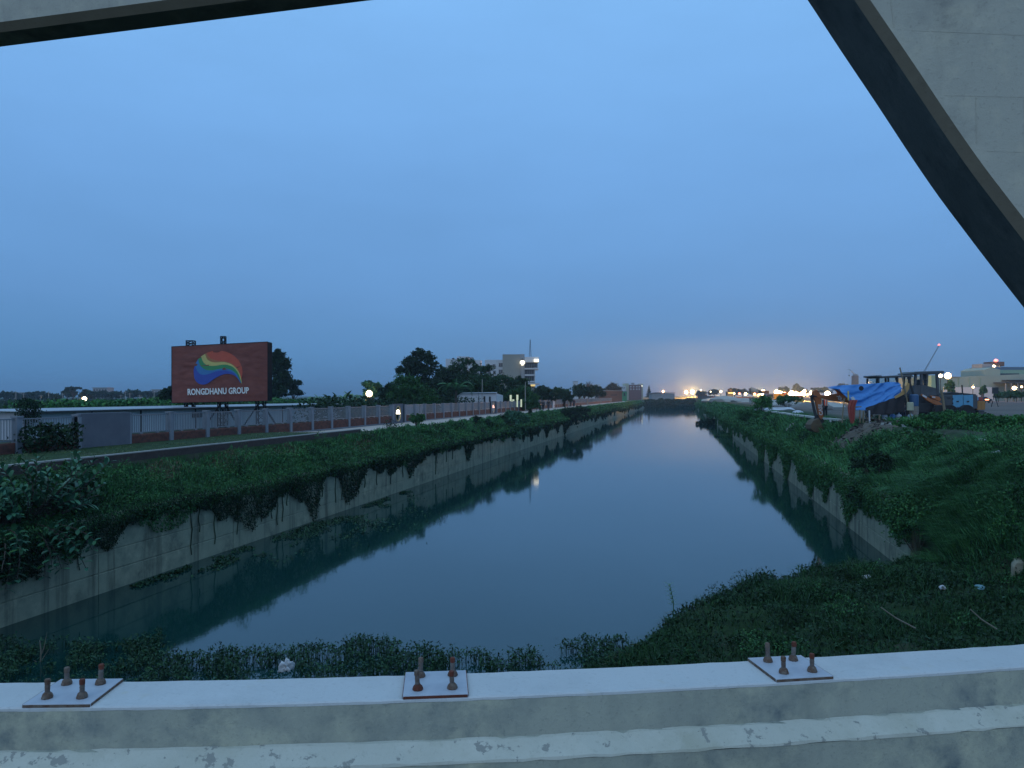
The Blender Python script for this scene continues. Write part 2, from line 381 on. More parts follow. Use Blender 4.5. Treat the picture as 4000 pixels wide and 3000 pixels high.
# ------------------------------------------------------------------ the ground
XL, XR = -18.0, 7.9            # canal wall faces
WALL_TOP = 2.5
YEND = 405.0
def shore(x): return np.interp(x, [-18, -10, -4, -1.6, 0, 2, 4, 8, 12], [11, 12, 14.5, 18.2, 21.9, 24.8, 26.3, 28.6, 31])
def bank_shift(y): return np.interp(y, [0, 12, 18, 22, 26, 28, 30, 40, 47, 52, 60, 93], [9, 5.0, 2.4, 1.5, 1.0, 0.6, 0.2, 1.2, 1.5, 0.8, -0.3, -1.7])
def HT(x, y):
    x = np.asarray(x, float); y = np.asarray(y, float); x, y = np.broadcast_arrays(x, y)
    n1 = fbm(x * 0.55, y * 0.55, 4) - 0.47; n2 = fbm(x * 1.9 + 9, y * 1.9, 3) - 0.44; nb = fbm(x * .15 + 3, y * .12, 3) - 0.44
    # left bank
    ln = np.interp(x, [-3000, -300, -60, -29.5, -26, -24.6, -20.42, -20.38, -20.1, -19.7, -19.2, -18.8, -18.35], [2.7, 2.75, 2.8, 2.85, 3.9, 4.12, 4.08, 3.55, 3.50, 3.28, 3.16, 2.95, 2.48])
    lf = np.interp(x, [-3000, -300, -60, -29.5, -26, -24.6, -19.9, -19.6, -19.2, -18.8, -18.35], [2.7, 2.75, 2.8, 2.85, 3.7, 3.86, 3.90, 3.72, 3.35, 3.0, 2.48])
    k = sstep(40, 49, y); zl = ln * (1 - k) + lf * k
    rough = sstep(-20.38 + 0.5 * k, -20.0 + 0.5 * k, x) * sstep(-18.35, -18.8, x)
    zl = zl + rough * (1.15 * n1 + 0.35 * n2)
    # right bank
    xs = x - bank_shift(y) * np.where(y < 29.3, 1.0, sstep(8.3, 9.5, x)) - 0.9 * nb * sstep(9, 10.5, x)
    zr = np.interp(xs, [4.0, 6.0, 7.2, 8.0, 8.25, 8.9, 9.6, 10.3, 11.0, 11.6, 12.4, 20, 300, 3000], [0.2, 0.6, 1.0, 1.9, 2.48, 3.0, 3.45, 3.85, 4.25, 4.5, 4.6, 4.6, 4.5, 4.2])
    rr = sstep(8.25, 9, x) * sstep(13, 11.3, xs)
    zr = zr + rr * (0.8 * n1 + 0.3 * n2)
    # near bank under the bridge
    d = shore(x) + 2.2 * n1 - y
    amp = np.interp(x, [-18, -4, -1.5, 1, 4, 9, 14], [0.05, 0.1, 0.25, 0.70, 0.95, 1.1, 1.3])
    zn = np.where(d > 0, np.minimum(d * 0.55, 1.0) * amp + 0.12 * np.clip(d - 6, 0, 9) * sstep(0, 3, x), d * 0.4) + np.where(d > 0, (1.0 * n1 + 0.3 * n2) * amp, 0)
    zn = zn + np.clip(7 - y, 0, 6) * 0.5
    # far end embankment
    ze = -2 + 5.4 * sstep(YEND - 2, YEND + 7, y) + sstep(YEND, YEND + 4, y) * 0.8 * n1
    bed = np.maximum(np.maximum(zn, -1.6), ze)
    z = np.where(x <= XL - 0.35, zl, np.where(x >= XR + 0.35, zr, bed))
    zr2 = np.where((x >= XR + 0.35) & (y < 30), np.maximum(zr, np.minimum(zn, 1.7)), z)
    z = np.where(x >= XR + 0.35, zr2, z)
    return z
gx = np.concatenate([[-4000, -1500, -700, -350, -200, -120, -80, -60, -48, -40, -34, -31.5, -29.5, -27.5], [-26, -24.6, -23, -21.5, -20.8, -20.42, -20.38], np.arange(-20.2, -18.4, 0.17), [-18.35, -18.33], np.arange(-18.0, 7.9, 0.45), [8.23, 8.25], np.arange(8.45, 15, 0.25), [16, 17.5, 19, 22, 26, 32, 40, 55, 80, 120, 200, 350, 700, 1500, 4000]])
gy = np.concatenate([[-60, -25, -12, -5, 0, 3, 6, 8], np.arange(9, 62, 0.4), 62 * 1.012 ** np.arange(0, 150), np.arange(372, 412, 2.0), [415, 425, 450, 500, 600, 800, 1200, 2000, 3500, 6000, 9000]])
gx = np.unique(np.round(gx, 3)); gy = np.unique(np.round(gy, 3)); keep = np.concatenate([[True], np.diff(gy) > 0.15]); gy = gy[keep]
GX, GY = np.meshgrid(gx, gy)
GZ = HT(GX, GY)
nx, ny = len(gx), len(gy)
idx = np.arange(nx * ny).reshape(ny, nx)
gf = np.stack([idx[:-1, :-1], idx[:-1, 1:], idx[1:, 1:], idx[1:, :-1]], -1).reshape(-1, 4)
def ground_mat():
    m = bpy.data.materials.new('ground_earth'); m.use_nodes = True
    n = m.node_tree.nodes; l = m.node_tree.links; b = n['Principled BSDF']; b.inputs['Roughness'].default_value = 0.95; b.inputs['Specular IOR Level'].default_value = 0.15
    g = n.new('ShaderNodeNewGeometry'); sp = n.new('ShaderNodeSeparateXYZ'); l.new(g.outputs['Position'], sp.inputs[0])
    def nz(sc, d=6):
        z = n.new('ShaderNodeTexNoise'); z.inputs['Scale'].default_value = sc; z.inputs['Detail'].default_value = d; z.inputs['Roughness'].default_value = 0.65; l.new(g.outputs['Position'], z.inputs['Vector']); return z.outputs['Fac']
    def rp(f, a, c, ca, cb):
        r = n.new('ShaderNodeValToRGB'); r.color_ramp.elements[0].position = a; r.color_ramp.elements[1].position = c; r.color_ramp.elements[0].color = (*ca, 1); r.color_ramp.elements[1].color = (*cb, 1); l.new(f, r.inputs[0]); return r.outputs[0]
    def mx(f, a, c):
        x = n.new('ShaderNodeMix'); x.data_type = 'RGBA'; l.new(f, x.inputs['Factor']); l.new(a, x.inputs['A']); l.new(c, x.inputs['B']); return x.outputs['Result']
    grass = rp(nz(3.0), 0.35, 0.7, (0.016, 0.034, 0.014), (0.035, 0.075, 0.026))
    soil = rp(nz(1.3), 0.35, 0.68, (0.030, 0.027, 0.021), (0.085, 0.074, 0.056))
    sand = rp(nz(0.12), 0.35, 0.68, (0.075, 0.072, 0.066), (0.13, 0.123, 0.112))
    col = mx(rp(nz(0.45), 0.52, 0.64, (0,0,0), (0.75,)*3), grass, soil)
    # building site: bare sandy ground right of the canal bank
    mr = n.new('ShaderNodeMapRange'); mr.inputs['From Min'].default_value = 12.6; mr.inputs['From Max'].default_value = 14.5; l.new(sp.outputs['X'], mr.inputs['Value'])
    col = mx(mr.outputs[0], col, sand)
    l.new(col, b.inputs['Base Color'])
    bp = n.new('ShaderNodeBump'); bp.inputs['Strength'].default_value = 0.8; bp.inputs['Distance'].default_value = 0.06; l.new(nz(5), bp.inputs['Height']); l.new(bp.outputs[0], b.inputs['Normal'])
    return m
M_ground = ground_mat()
ground = np_obj('ground', np.stack([GX, GY, GZ], -1).reshape(-1, 3), gf, M_ground, smooth=True); setp(ground, kind='structure')

# water
def water_mat():
    m = bpy.data.materials.new('canal_water'); m.use_nodes = True
    n = m.node_tree.nodes; l = m.node_tree.links; b = n['Principled BSDF']
    b.inputs['Base Color'].default_value = (0.005, 0.032, 0.030, 1); b.inputs['Roughness'].default_value = 0.05; b.inputs['IOR'].default_value = 1.42
    g = n.new('ShaderNodeNewGeometry')
    a = n.new('ShaderNodeTexNoise'); a.inputs['Scale'].default_value = 2.4; a.inputs['Detail'].default_value = 3
    mp = n.new('ShaderNodeMapping'); mp.inputs['Scale'].default_value = (1.0, 0.55, 1); l.new(g.outputs['Position'], mp.inputs[0]); l.new(mp.outputs[0], a.inputs['Vector'])
    c = n.new('ShaderNodeTexNoise'); c.inputs['Scale'].default_value = 0.05; c.inputs['Detail'].default_value = 2; l.new(g.outputs['Position'], c.inputs['Vector'])
    r = n.new('ShaderNodeMapRange'); r.inputs['From Min'].default_value = 0.4; r.inputs['From Max'].default_value = 0.65; r.inputs['To Min'].default_value = 0.012; r.inputs['To Max'].default_value = 0.07; l.new(c.outputs['Fac'], r.inputs['Value'])
    bp = n.new('ShaderNodeBump'); bp.inputs['Distance'].default_value = 0.03; l.new(r.outputs[0], bp.inputs['Strength']); l.new(a.outputs['Fac'], bp.inputs['Height']); l.new(bp.outputs[0], b.inputs['Normal'])
    return m
wv = [(-18.2, 2, 0), (8.1, 2, 0), (8.1, YEND + 4, 0), (-18.2, YEND + 4, 0)]
setp(MB().add(wv, [(0,1,2,3)]).build('water', water_mat()), kind='structure')
wv = [(8.1, 2, 0), (14, 2, 0), (14, 32, 0), (8.1, 32, 0)]

# canal walls: cast panels, 12 m each near the bridge, one long run beyond
def canal_wall(x0, x1, face, label, y0):
    t = thing('canal_wall', label, 'wall', (0, 0, 0), 0)
    y = y0
    def panel(ya, yb, m):
        # profile: face with a shallow horizontal groove and a small coping
        s = 1 if face > (x0 + x1) / 2 else -1
        back = x0 if s > 0 else x1
        pr = [(back, -2.0), (face, -2.0), (face, 0.62), (face - s*0.025, 0.635), (face - s*0.025, 0.665), (face, 0.68), (face, 1.28), (face - s*0.02, 1.295), (face - s*0.02, 1.32), (face, 1.335), (face, WALL_TOP), (back, WALL_TOP)]
        MB().prism(pr, ya, yb).build('panel', m, t)
    while y < 120:
        L = 7.5; panel(y, y + L - 0.025, M_canal); y += L
    panel(y, YEND + 8, M_canal)
    return t
canal_wall(XL - 0.35, XL, XL, 'weathered concrete canal wall along the left bank, streaked with dark drips', 6)
canal_wall(XR, XR + 0.35, XR, 'overgrown concrete canal wall along the right bank, half hidden by grass', 29.3)
def HG(x, y):
    """ground or wall top, for rooting plants"""
    z = HT(x, y); x = np.asarray(x); y = np.asarray(y)
    return np.where(((x > XL - 0.36) & (x < XL + 0.02)) | ((x > XR - 0.02) & (x < XR + 0.36) & (y > 29.3)), WALL_TOP, z)
# ------------------------------------------------------------------ foreground bridge
# parapet: swept along a slightly curved plan; h = metres below the eye
def cam_xy(X, Z): return RGT * X + FWD * Z
far_pts = [(-700, 2664), (0, 2662), (800, 2650), (1560, 2640), (2000, 2625), (2600, 2598), (3300, 2556), (4000, 2512), (4700, 2466)]
# photo rows of the coping's outer edge -> plan positions at 1.0 m below the eye
plan = []
for px, py in far_pts:
    Z = F0 * 1.0 / (py - 1546); plan.append(((px - 2000) / F0 * Z, Z))
xs_ = np.array([p[0] for p in plan]); zs_ = np.array([p[1] for p in plan])
cf = np.polyfit(xs_, zs_, 3)
PX = np.linspace(-3.2, 3.6, 120)
def pz(X): return float(np.polyval(cf, X))
def ptan(X):
    d = np.polyval(np.polyder(cf), X); v = Vector((1, d)); v.normalize(); return v
def pp(X, inward, up):
    """point on parapet: inward = metres toward the camera from the outer edge, up = metres above coping level"""
    t = ptan(X); nrm = Vector((t.y, -t.x))       # toward the camera
    q = Vector((X, pz(X))) + nrm * inward
    w = cam_xy(q.x, q.y); return Vector((w.x, w.y, EYE - 1.0 + up))
def sweep(name, prof, m, parent, jit=0.0, closed=True):
    n = len(prof); vs = []; fs = []
    for i, X in enumerate(PX):
        for (a, b) in prof: vs.append(pp(X, a, b) + Vector((0, 0, jit * (random.random() - 0.5))))
    for i in range(len(PX) - 1):
        for k in range(n): fs.append((i*n+k, (i+1)*n+k, (i+1)*n+(k+1)%n, i*n+(k+1)%n))
    fs += [tuple(range(n-1, -1, -1)), tuple((len(PX)-1)*n + k for k in range(n))]
    return MB().add(vs, fs).build(name, m, parent)
par = thing('parapet', 'white topped grey concrete bridge parapet across the foreground', 'parapet', (0, 0, 0))
T = 0.225
sweep('coping', [(0, -0.012), (0, -0.005), (0.006, 0), (T - 0.005, 0), (T, -0.004), (T, -0.012)], M_white, par, 0.002)
sweep('wall', [(0.003, -0.0125), (T - 0.0005, -0.0125), (T + 0.016, -0.128), (T + 0.028, -0.132), (T + 0.028, -1.2), (0.004, -1.2)], M_par, par)
sweep('ledge', [(T + 0.017, -0.128), (T + 0.030, -0.130), (T + 0.092, -0.168), (T + 0.094, -0.176), (T + 0.029, -0.176)], M_ledge, par, 0.006)
sweep('lower_wall', [(T + 0.029, -0.177), (T + 0.092, -0.177), (T + 0.125, -0.75), (T + 0.029, -0.75)], M_par, par)
# anchor plates with four cast-in bolts
def anchor(px, label, tilt, redder):
    Xc = (px - 2000) / F0 * 2.6
    for _ in range(6): Xc = (px - 2000) / F0 * (pz(Xc) - T / 2)
    base = pp(Xc, T / 2 - 0.002, 0.0005); t = ptan(Xc); ang = math.atan2(t.y, t.x) + PSI
    a = thing('anchor_plate', label, 'anchor plate', base, ang, 'railing anchor plates on the parapet')
    MB().box((0, 0, 0.005), (0.216, T - 0.004, 0.009)).build('plate', M_plate, a, bevel=0.0015)
    MB().box((0, -T/2 + 0.001, 0.003), (0.213, 0.003, 0.008)).box((0.1083, 0, 0.0035), (0.002, T - .01, 0.010)).box((-0.1083, 0, 0.0035), (0.002, T - .01, 0.010)).build('rusty_edge', M_rustred if redder else M_rust, a)
    for i, (sx, sy) in enumerate(((-1, -1), (1, -1), (-1, 1), (1, 1))):
        x, y = sx * 0.055 + random.uniform(-.006, .006), sy * 0.060
        lx, ly = random.uniform(-.05, .05), random.uniform(-.04, .04)
        hgt = random.uniform(0.066, 0.078)
        b = MB().tube([(x + lx*.07*q_/26, y + ly*.07*(q_/26)**2, .008 + (hgt - .008)*q_/26) for q_ in range(27)], [.0080 + (.0006 if q_ % 2 else -.0006) + random.uniform(-.0004, .0004) for q_ in range(27)], 10).build('bolt', M_bolt, a, smooth=False)
        MB().lathe([(0.0175, 0.0095), (0.0185, 0.013), (0.015, 0.023), (0.009, 0.029)], (x, y, 0), 8).build('nut', M_rustred if (redder and i == 0) else M_rust, b)
        top = Vector((x + lx*0.07, y + ly*.07, hgt))
        MB().lathe([(0.0087, -0.016), (0.0091, -0.002), (0.0075, 0.001)], top, 12).build('cap', M_rustred if i % 2 else M_rust, b)
anchor(288, 'anchor plate with four rusty bolts at the left end of the parapet', 0, False)
anchor(1690, 'rust edged anchor plate with a bright orange rusted nut in the middle of the parapet', 0, True)
anchor(3066, 'anchor plate with four bolts on the right part of the parapet', 0, False)

# concrete portal arch over the bridge edge: curved leg at right, straight beam above left
def plane_pt(px, py, Z0):
    """photo point dropped on the vertical plane across the canal axis at distance Z0"""
    a = (px - 2000) / F0; Z = Z0 / (1 + 0.2186 * a); return at(px, py, Z)
arch = thing('concrete_arch', 'grey concrete arch of the bridge rising at right and spanning overhead', 'arch', (0, 0, 0))
AX = Vector((math.cos(0), 0, 0)); DY = Vector((0, 1, 0))     # plane runs along X, depth along Y
def rib(name, edge, depth, thick_fn, m, cham=0.075):
    """edge: near-bottom chamfer edge points (Vector) ; extruded by depth in +Y, thickness up/right given by thick_fn(point)"""
    vs = []; fs = []; n = 6
    for i, p in enumerate(edge):
        t = (edge[min(i+1, len(edge)-1)] - edge[max(i-1, 0)]).normalized()
        nr = Vector((-t.z, 0, t.x));
        if nr.z < 0: nr = -nr
        nr = thick_fn(nr, t)
        th = 1.7
        ring = [p + nr * cham, p + DY * cham, p + DY * (depth - cham*0.4), p + DY * depth + nr * cham*0.4, p + DY * depth + nr * th, p + nr * th]
        vs += ring
    for i in range(len(edge)-1):
        for k in range(n): fs.append((i*n+k, (i+1)*n+k, (i+1)*n+(k+1)%n, i*n+(k+1)%n))
    fs += [tuple(range(n-1,-1,-1)), tuple((len(edge)-1)*n+k for k in range(n))]
    o = MB().add(vs, fs).build(name, m, arch)
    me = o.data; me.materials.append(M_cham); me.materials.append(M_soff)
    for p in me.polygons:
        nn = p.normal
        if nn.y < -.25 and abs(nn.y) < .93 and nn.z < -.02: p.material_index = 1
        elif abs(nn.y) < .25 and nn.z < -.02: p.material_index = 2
    return o
leg_px = [(4700, 1770), (4450, 1475), (4230, 1208), (4000, 918), (3927, 821), (3810, 671), (3678, 480), (3543, 275), (3422, 98), (3355, 0), (3270, -130), (3180, -265), (3060, -400), (2930, -480)]
def smooth(pts, n=40, it=2):
    P = np.array([tuple(p) for p in pts]); t = np.concatenate([[0], np.cumsum(np.linalg.norm(np.diff(P, axis=0), axis=1))]); t /= t[-1]; u = np.linspace(0, 1, n)
    out = np.stack([np.interp(u, t, P[:, i]) for i in range(3)], 1)
    for _ in range(it): out[1:-1] = 0.25*out[:-2] + 0.5*out[1:-1] + 0.25*out[2:]
    return [Vector(p) for p in out]
leg = smooth([plane_pt(a - 4, b - 6, 5.0) for a, b in leg_px])
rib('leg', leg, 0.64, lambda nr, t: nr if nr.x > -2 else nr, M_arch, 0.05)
bm_ = [plane_pt(-2600, 430, 5.0), plane_pt(0, 110, 5.0)]
b0, b1 = plane_pt(0, 112, 5.0), plane_pt(836, 2, 5.0)
dirb = (b1 - b0).normalized()
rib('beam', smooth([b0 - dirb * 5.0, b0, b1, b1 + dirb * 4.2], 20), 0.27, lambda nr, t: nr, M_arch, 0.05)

q0, q1 = Vector((PX[0], pz(PX[0]) - 0.3)), Vector((PX[-1], pz(PX[-1]) - 0.3)); dd = (q1 - q0).normalized() * 25
dk = [tuple(q0 - dd), tuple(q0), tuple(q1), tuple(q1 + dd), (30, -9), (-30, -14)]
MB().prism([tuple(cam_xy(a, b).xy) for a, b in dk], 4.3, 4.6, 'Z').build('bridge_deck', M_par)
setp(bpy.data.objects['bridge_deck'], kind='structure')

# formwork seams on the near face of the leg: faint ridges of the same concrete
for (x0, y0, x1, y1) in ((3560, 118, 4300, 150), (3690, 372, 4300, 385), (3855, 590, 4300, 600), (3812, 372, 3815, 560), (3480, 0, 3492, 108), (4000, 385, 4003, 590)):
    a, b = plane_pt(x0, y0, 5.001), plane_pt(x1, y1, 5.001); MB().bar(a, b, .004, .006).build('formwork_seam', M_arch, arch)
# ------------------------------------------------------------------ left bank: kerb, path, fence, shed, billboard
M_brick = mat('red_rubble', (0.13, 0.040, 0.026), 0.9, col2=(0.055, 0.022, 0.018), scale=5.5, bump=1.0, contrast=1.8)
M_fgrey = mat('fence_grey', (0.20, 0.225, 0.26), 0.8, col2=(0.15, 0.17, 0.20), scale=2.5, bump=0.15)
M_fpanel = mat('panel_grey', (0.085, 0.095, 0.12), 0.85, col2=(0.115, 0.125, 0.15), scale=2.0, bump=0.2)
M_rail = mat('rail_metal', (0.17, 0.195, 0.22), 0.6, metal=0.2)
M_dbrick = mat('kerb_brick', (0.028, 0.022, 0.022), 0.95, col2=(0.055, 0.04, 0.036), scale=6, bump=0.8)
M_bulbw = mat('lamp_white', (1, 1, 1), emit=(1.0, 0.86, 0.62), estr=4.0)
M_bulbo = mat('lamp_orange', (1, 1, 1), emit=(1.0, 0.36, 0.14), estr=1.6)
M_gold = mat('oval_frame', (0.35, 0.28, 0.12), 0.5, metal=0.3)
kw = thing('kerb_wall', 'low dark brick edging wall with pale top on the left bank in front of the grey slab', 'kerb', (0, 0, 0))
MB().bx(-20.62, -20.40, 4, 47, 2.9, 4.10).build('brick_face', M_dbrick, kw)
mbk = MB()
for i in range(22): mbk.bx(-20.64, -20.42, 4 + i*1.96, 4 + i*1.96 + 1.945, 4.10, 4.135 + random.uniform(0, .012))
mbk.build('coping', M_kerb, kw)
# path: irregular edge
ys = np.concatenate([np.arange(43, 120, 1.5), np.arange(120, 345, 6)])
jr = fbm(ys * 0.35, ys * 0, 3) - 0.45
xr = np.where(ys < 56, np.interp(ys, [43, 49, 56], [-23.6, -20.8, -20.2]), -20.25) + jr * 0.7 - np.clip((ys - 90) / 60, 0, 1) * 0.8
zc = HT(np.full_like(ys, -22.5), ys)
pv = np.concatenate([np.stack([np.full_like(ys, -24.35), ys, HT(np.full_like(ys, -24.35), ys) + 0.012], 1), np.stack([xr, ys, np.maximum(HT(xr, ys), HT(np.full_like(ys, -20.6), ys) - 0.06) + 0.012], 1)])
n_ = len(ys); pf = np.stack([np.arange(n_-1), n_ + np.arange(n_-1), n_ + np.arange(1, n_), np.arange(1, n_)], 1)
setp(np_obj('footpath', pv, pf, M_path), kind='structure')

XF, D0, DS = -24.5, 33.3, 2.97
ZB, ZT = 3.55, 5.53
fence = thing('fence', 'long grey pillared fence with railings over red rubble panels along the left path', 'fence', (XF, 0, 0))
mb = MB().bx(-0.13, 0.13, -0.13, 0.13, ZB - 0.3, ZT - 0.06).bx(-0.155, 0.155, -0.155, 0.155, ZT - 0.06, ZT)
me_pil = mb.mesh('pillar', M_fgrey)
mb = MB().bx(-0.10, 0.10, 0.15, DS - 0.15, ZB - 0.3, ZB + 0.42).bx(-0.13, 0.13, 0.15, DS - 0.15, ZB + 0.36, ZB + 0.42)
me_pl = mb.mesh('plinth', M_fgrey)
# rubble panel: lumpy front
ny_, nz_ = 22, 7
yy, zz = np.meshgrid(np.linspace(0.16, DS - 0.16, ny_), np.linspace(ZB + 0.42, ZB + 0.98, nz_))
xx = 0.07 + 0.075 * (fbm(yy * 4.2, zz * 5.5, 3) - 0.35)
pvv = np.concatenate([np.stack([xx, yy, zz], -1).reshape(-1, 3), np.stack([np.full_like(xx, -0.08), yy, zz], -1).reshape(-1, 3)])
ii = np.arange(ny_ * nz_).reshape(nz_, ny_)
q = np.stack([ii[:-1, :-1], ii[:-1, 1:], ii[1:, 1:], ii[1:, :-1]], -1).reshape(-1, 4)
top = np.stack([ii[-1, :-1], ii[-1, 1:], ii[-1, 1:] + ny_*nz_, ii[-1, :-1] + ny_*nz_], -1)
me_br = np_mesh('brick_panel', pvv, np.concatenate([q, q[:, ::-1] + ny_*nz_, top])); me_br.materials.append(M_brick)
mb = MB().bx(-0.02, 0.02, 0.13, DS - 0.13, ZB + 1.03, ZB + 1.075).bx(-0.02, 0.02, 0.13, DS - 0.13, ZT - 0.14, ZT - 0.09)
for k in range(21):
    y = 0.13 + (k + 0.5) * (DS - 0.26) / 21; mb.bx(-0.011, 0.011, y - 0.012, y + 0.012, ZB + 1.07, ZT - 0.14)
for y in (0.9, 2.05): mb.bx(-0.04, 0.04, y - 0.09, y + 0.09, ZB + 0.985, ZB + 1.03)
me_ra = mb.mesh('railing', M_rail)
def oval_panel(kind):
    # panel with an oval opening: ring of quads between a rectangle and an ellipse
    cy, cz, ry, rz = DS / 2, (ZB + ZT) / 2 + 0.17, 0.60, 0.66
    N = 32; o = []; e = []
    for i in range(N):
        a = 2 * math.pi * i / N; c, s = math.cos(a), math.sin(a)
        e.append((cy + ry * c, cz + rz * s))
        k = min((DS/2 - 0.12) / max(abs(c), 1e-6), ((ZT + 0.06 - cz) if s > 0 else (cz - ZB + 0.2)) / max(abs(s), 1e-6))
        o.append((cy + k * c, cz + k * s))
    mb = MB(); vs = []
    for x in (0.05, -0.03): vs += [(x, *p) for p in o] + [(x, *p) for p in e]
    fs = []
    for i in range(N):
        j = (i + 1) % N
        fs += [(i, j, N+j, N+i), (2*N+i, 3*N+i, 3*N+j, 2*N+j), (N+i, N+j, 3*N+j, 3*N+i), (i, 2*N+i, 2*N+j, j)]
    return mb.add(vs, fs).mesh('oval_panel', M_fpanel), e
me_ov, ov_e = oval_panel(0)
me_rim = MB().tube([(0.06, a, b) for a, b in ov_e] + [(0.06, *ov_e[0])], 0.035, 5, False).mesh('oval_frame', M_gold)
def put(me, name, y, x=0.0, par=fence, z=0.0):
    o = bpy.data.objects.new(name, me); o.location = (x, y, z); return link(o, par)
KB = 84
for k in range(-5, KB):
    y = D0 + k * DS
    put(me_pil, 'pillar', y)
    if k in (-2,):
        o = MB().bx(-0.10, 0.16, 0.02, DS - 0.02, ZB - 0.2, ZT + 0.04).build('grey_panel', M_fpanel, fence, bevel=0.01); o.location = (0, y, 0); o['label'] = 'blank dark grey slab panel'
        o = MB().bx(-0.12, 0.20, -0.13, 0.02, ZB, ZT - 0.1).build('side_pillar', M_fgrey, fence); o.location = (0, y, 0)
        continue
    if k >= 10 and (k - 10) % 12 == 0:
        put(me_ov, 'oval_panel', y); put(me_rim, 'oval_frame', y)
        for yy_ in (0.0, DS):
            put(me_pil, 'side_pillar', y + yy_, 0.09)
        if k <= 34:
            bm = MB().lathe([(0.02, 0.14), (0.10, 0.12), (0.20, -0.22), (0.21, -0.24)], (0, 0, 0), 12).build('lantern', M_bulbw if k == 10 else M_bulbo, fence)
            bm.location = (0.0, y + DS/2 + .1, (ZB + ZT)/2 + 0.38); bm['label'] = 'glowing lantern in the oval opening'
        continue
    put(me_pl, 'plinth', y); put(me_br, 'brick_panel', y); put(me_ra, 'railing', y)
put(me_pil, 'pillar', D0 + KB * DS)

# shed
M_shed = mat('shed_sheet', (0.42, 0.45, 0.49), 0.65, col2=(0.31, 0.34, 0.37), scale=0.8, bump=0.2, stretch=(1, 6, 0.6))
M_roof = mat('roof_sheet', (0.36, 0.38, 0.41), 0.5, metal=0.2, col2=(0.26, 0.28, 0.31), scale=1.2)
M_dark = mat('dark_gap', (0.02, 0.022, 0.026), 0.8)
shed = thing('shed', 'long low white metal sheet shed behind the fence under the billboard', 'shed', (0, 0, 0))
XS, SY0, SY1, SE = -50.0, 50.5, 108.0, 5.02
def corrug_wall(x, y0, y1, z0, z1, step=0.2, amp=0.03):
    n = int((y1 - y0) / step) + 1; yy = np.linspace(y0, y1, n); vx = x + amp * np.where(np.arange(n) % 2, 1, -1)
    v = np.concatenate([np.stack([vx, yy, np.full(n, z0)], 1), np.stack([vx, yy, np.full(n, z1)], 1)])
    f = np.stack([np.arange(n-1), np.arange(1, n), n + np.arange(1, n), n + np.arange(n-1)], 1); return v, f
y = SY0; i = 0
while y < SY1:
    L = [7.0, 6.2, 8.4, 5.0][i % 4]; v, f = corrug_wall(XS, y + 0.05, min(y + L - 0.05, SY1), 2.5, SE - .04)
    np_obj('wall_sheet', v, f, M_shed, shed)
    MB().bx(XS - 0.05, XS + 0.06, y - 0.09, y + 0.07, 2.5, SE).build('post', M_dark, shed)
    y += L; i += 1
v, f = corrug_wall(0, -6, 0, 2.5, SE - .04); v = v[:, [1, 0, 2]]; v[:, 0] += XS; v[:, 1] += SY0; np_obj('end_sheet', v, f, M_shed, shed)
v0, v1 = SE + .02, SE + .10
MB().add([(x, y, z) for z in (0, .05) for x, y, z in ((XS + .45, SY0 - .5, v0 + z), (XS + .45, SY1 + .5, v0 + z), (XS - 7, SY1 + .5, v1 + z), (XS - 7, SY0 - .5, v1 + z))], [(3,2,1,0),(4,5,6,7),(0,1,5,4),(1,2,6,5),(2,3,7,6),(3,0,4,7)]).build('roof', M_roof, shed)
MB().bx(XS + 0.40, XS + 0.49, SY0 - .5, SY1 + .5, SE - .10, SE + .018).build('fascia', M_dark, shed)
MB().bx(XS + 0.04, XS + 0.10, 71.5, 73.2, 4.0, 4.6).build('window', M_dark, shed)

# billboard
M_flex = mat('billboard_flex', (0.105, 0.025, 0.019), 0.85, col2=(0.225, 0.070, 0.050), scale=0.8, bump=1.6, bscale=1.4, stretch=(1, 1, 2.2), contrast=0.8, detail=4)
M_steel = mat('black_steel', (0.012, 0.013, 0.015), 0.9, spec=0.1)
M_text = mat('sign_letters', (0.72, 0.72, 0.69), 0.6)
BZ = 82.0; BS = BZ / F0
bloc = on(860, BZ, 2.9)
bill = thing('billboard', 'reddish brown billboard with rainbow swirl reading RONGDHANU GROUP above the shed', 'billboard', bloc, PSI)
def bl(px, py, y=0.0): return Vector(((px - 860) * BS, y, zat(py, BZ) - 2.9))
c4 = [bl(671, 1574), bl(1046, 1566), bl(1046, 1335), bl(671, 1354)]
def bpt(u, v, y): 
    a = c4[0].lerp(c4[1], u); b = c4[3].lerp(c4[2], u); p = a.lerp(b, v); p.y = y; return p
# face sheet as a finely rippled grid
nu, nv = 60, 36; vs = []
for j in range(nv + 1):
    for i in range(nu + 1):
        u, v = i / nu, j / nv; e = min(1, min(u, 1-u, v, 1-v) * 9)
        vs.append(bpt(u, v, -0.02 - 0.34 * e * abs(float(fbm(u * 4 + 3, v * 9, 4)) - 0.46)))
fs = [(j*(nu+1)+i, j*(nu+1)+i+1, (j+1)*(nu+1)+i+1, (j+1)*(nu+1)+i) for j in range(nv) for i in range(nu)]
face = MB().add(vs, fs).build('face_sheet', M_flex, bill, smooth=True)
bx_ = MB(); DEP = 1.5
corn = [bpt(u, v, y) for y in (0.02, DEP) for u, v in ((0,0),(1,0),(1,1),(0,1))]
bx_.add(corn, [(0,1,2,3),(7,6,5,4),(0,4,5,1),(1,5,6,2),(2,6,7,3),(3,7,4,0)]); bx_.build('box_frame', M_steel, bill)
fr = MB()
for a, b in (((0,0),(1,0)), ((1,0),(1,1)), ((1,1),(0,1)), ((0,1),(0,0))): fr.bar(bpt(*a, -0.03), bpt(*b, -0.03), 0.05, 0.05)
for k in range(8):
    v = (k + 0.5) / 8; fr.bar(bpt(1.004, v, 0.05), bpt(1.004, v, DEP - 0.05), 0.04)
fr.build('edge_frame', M_steel, bill)
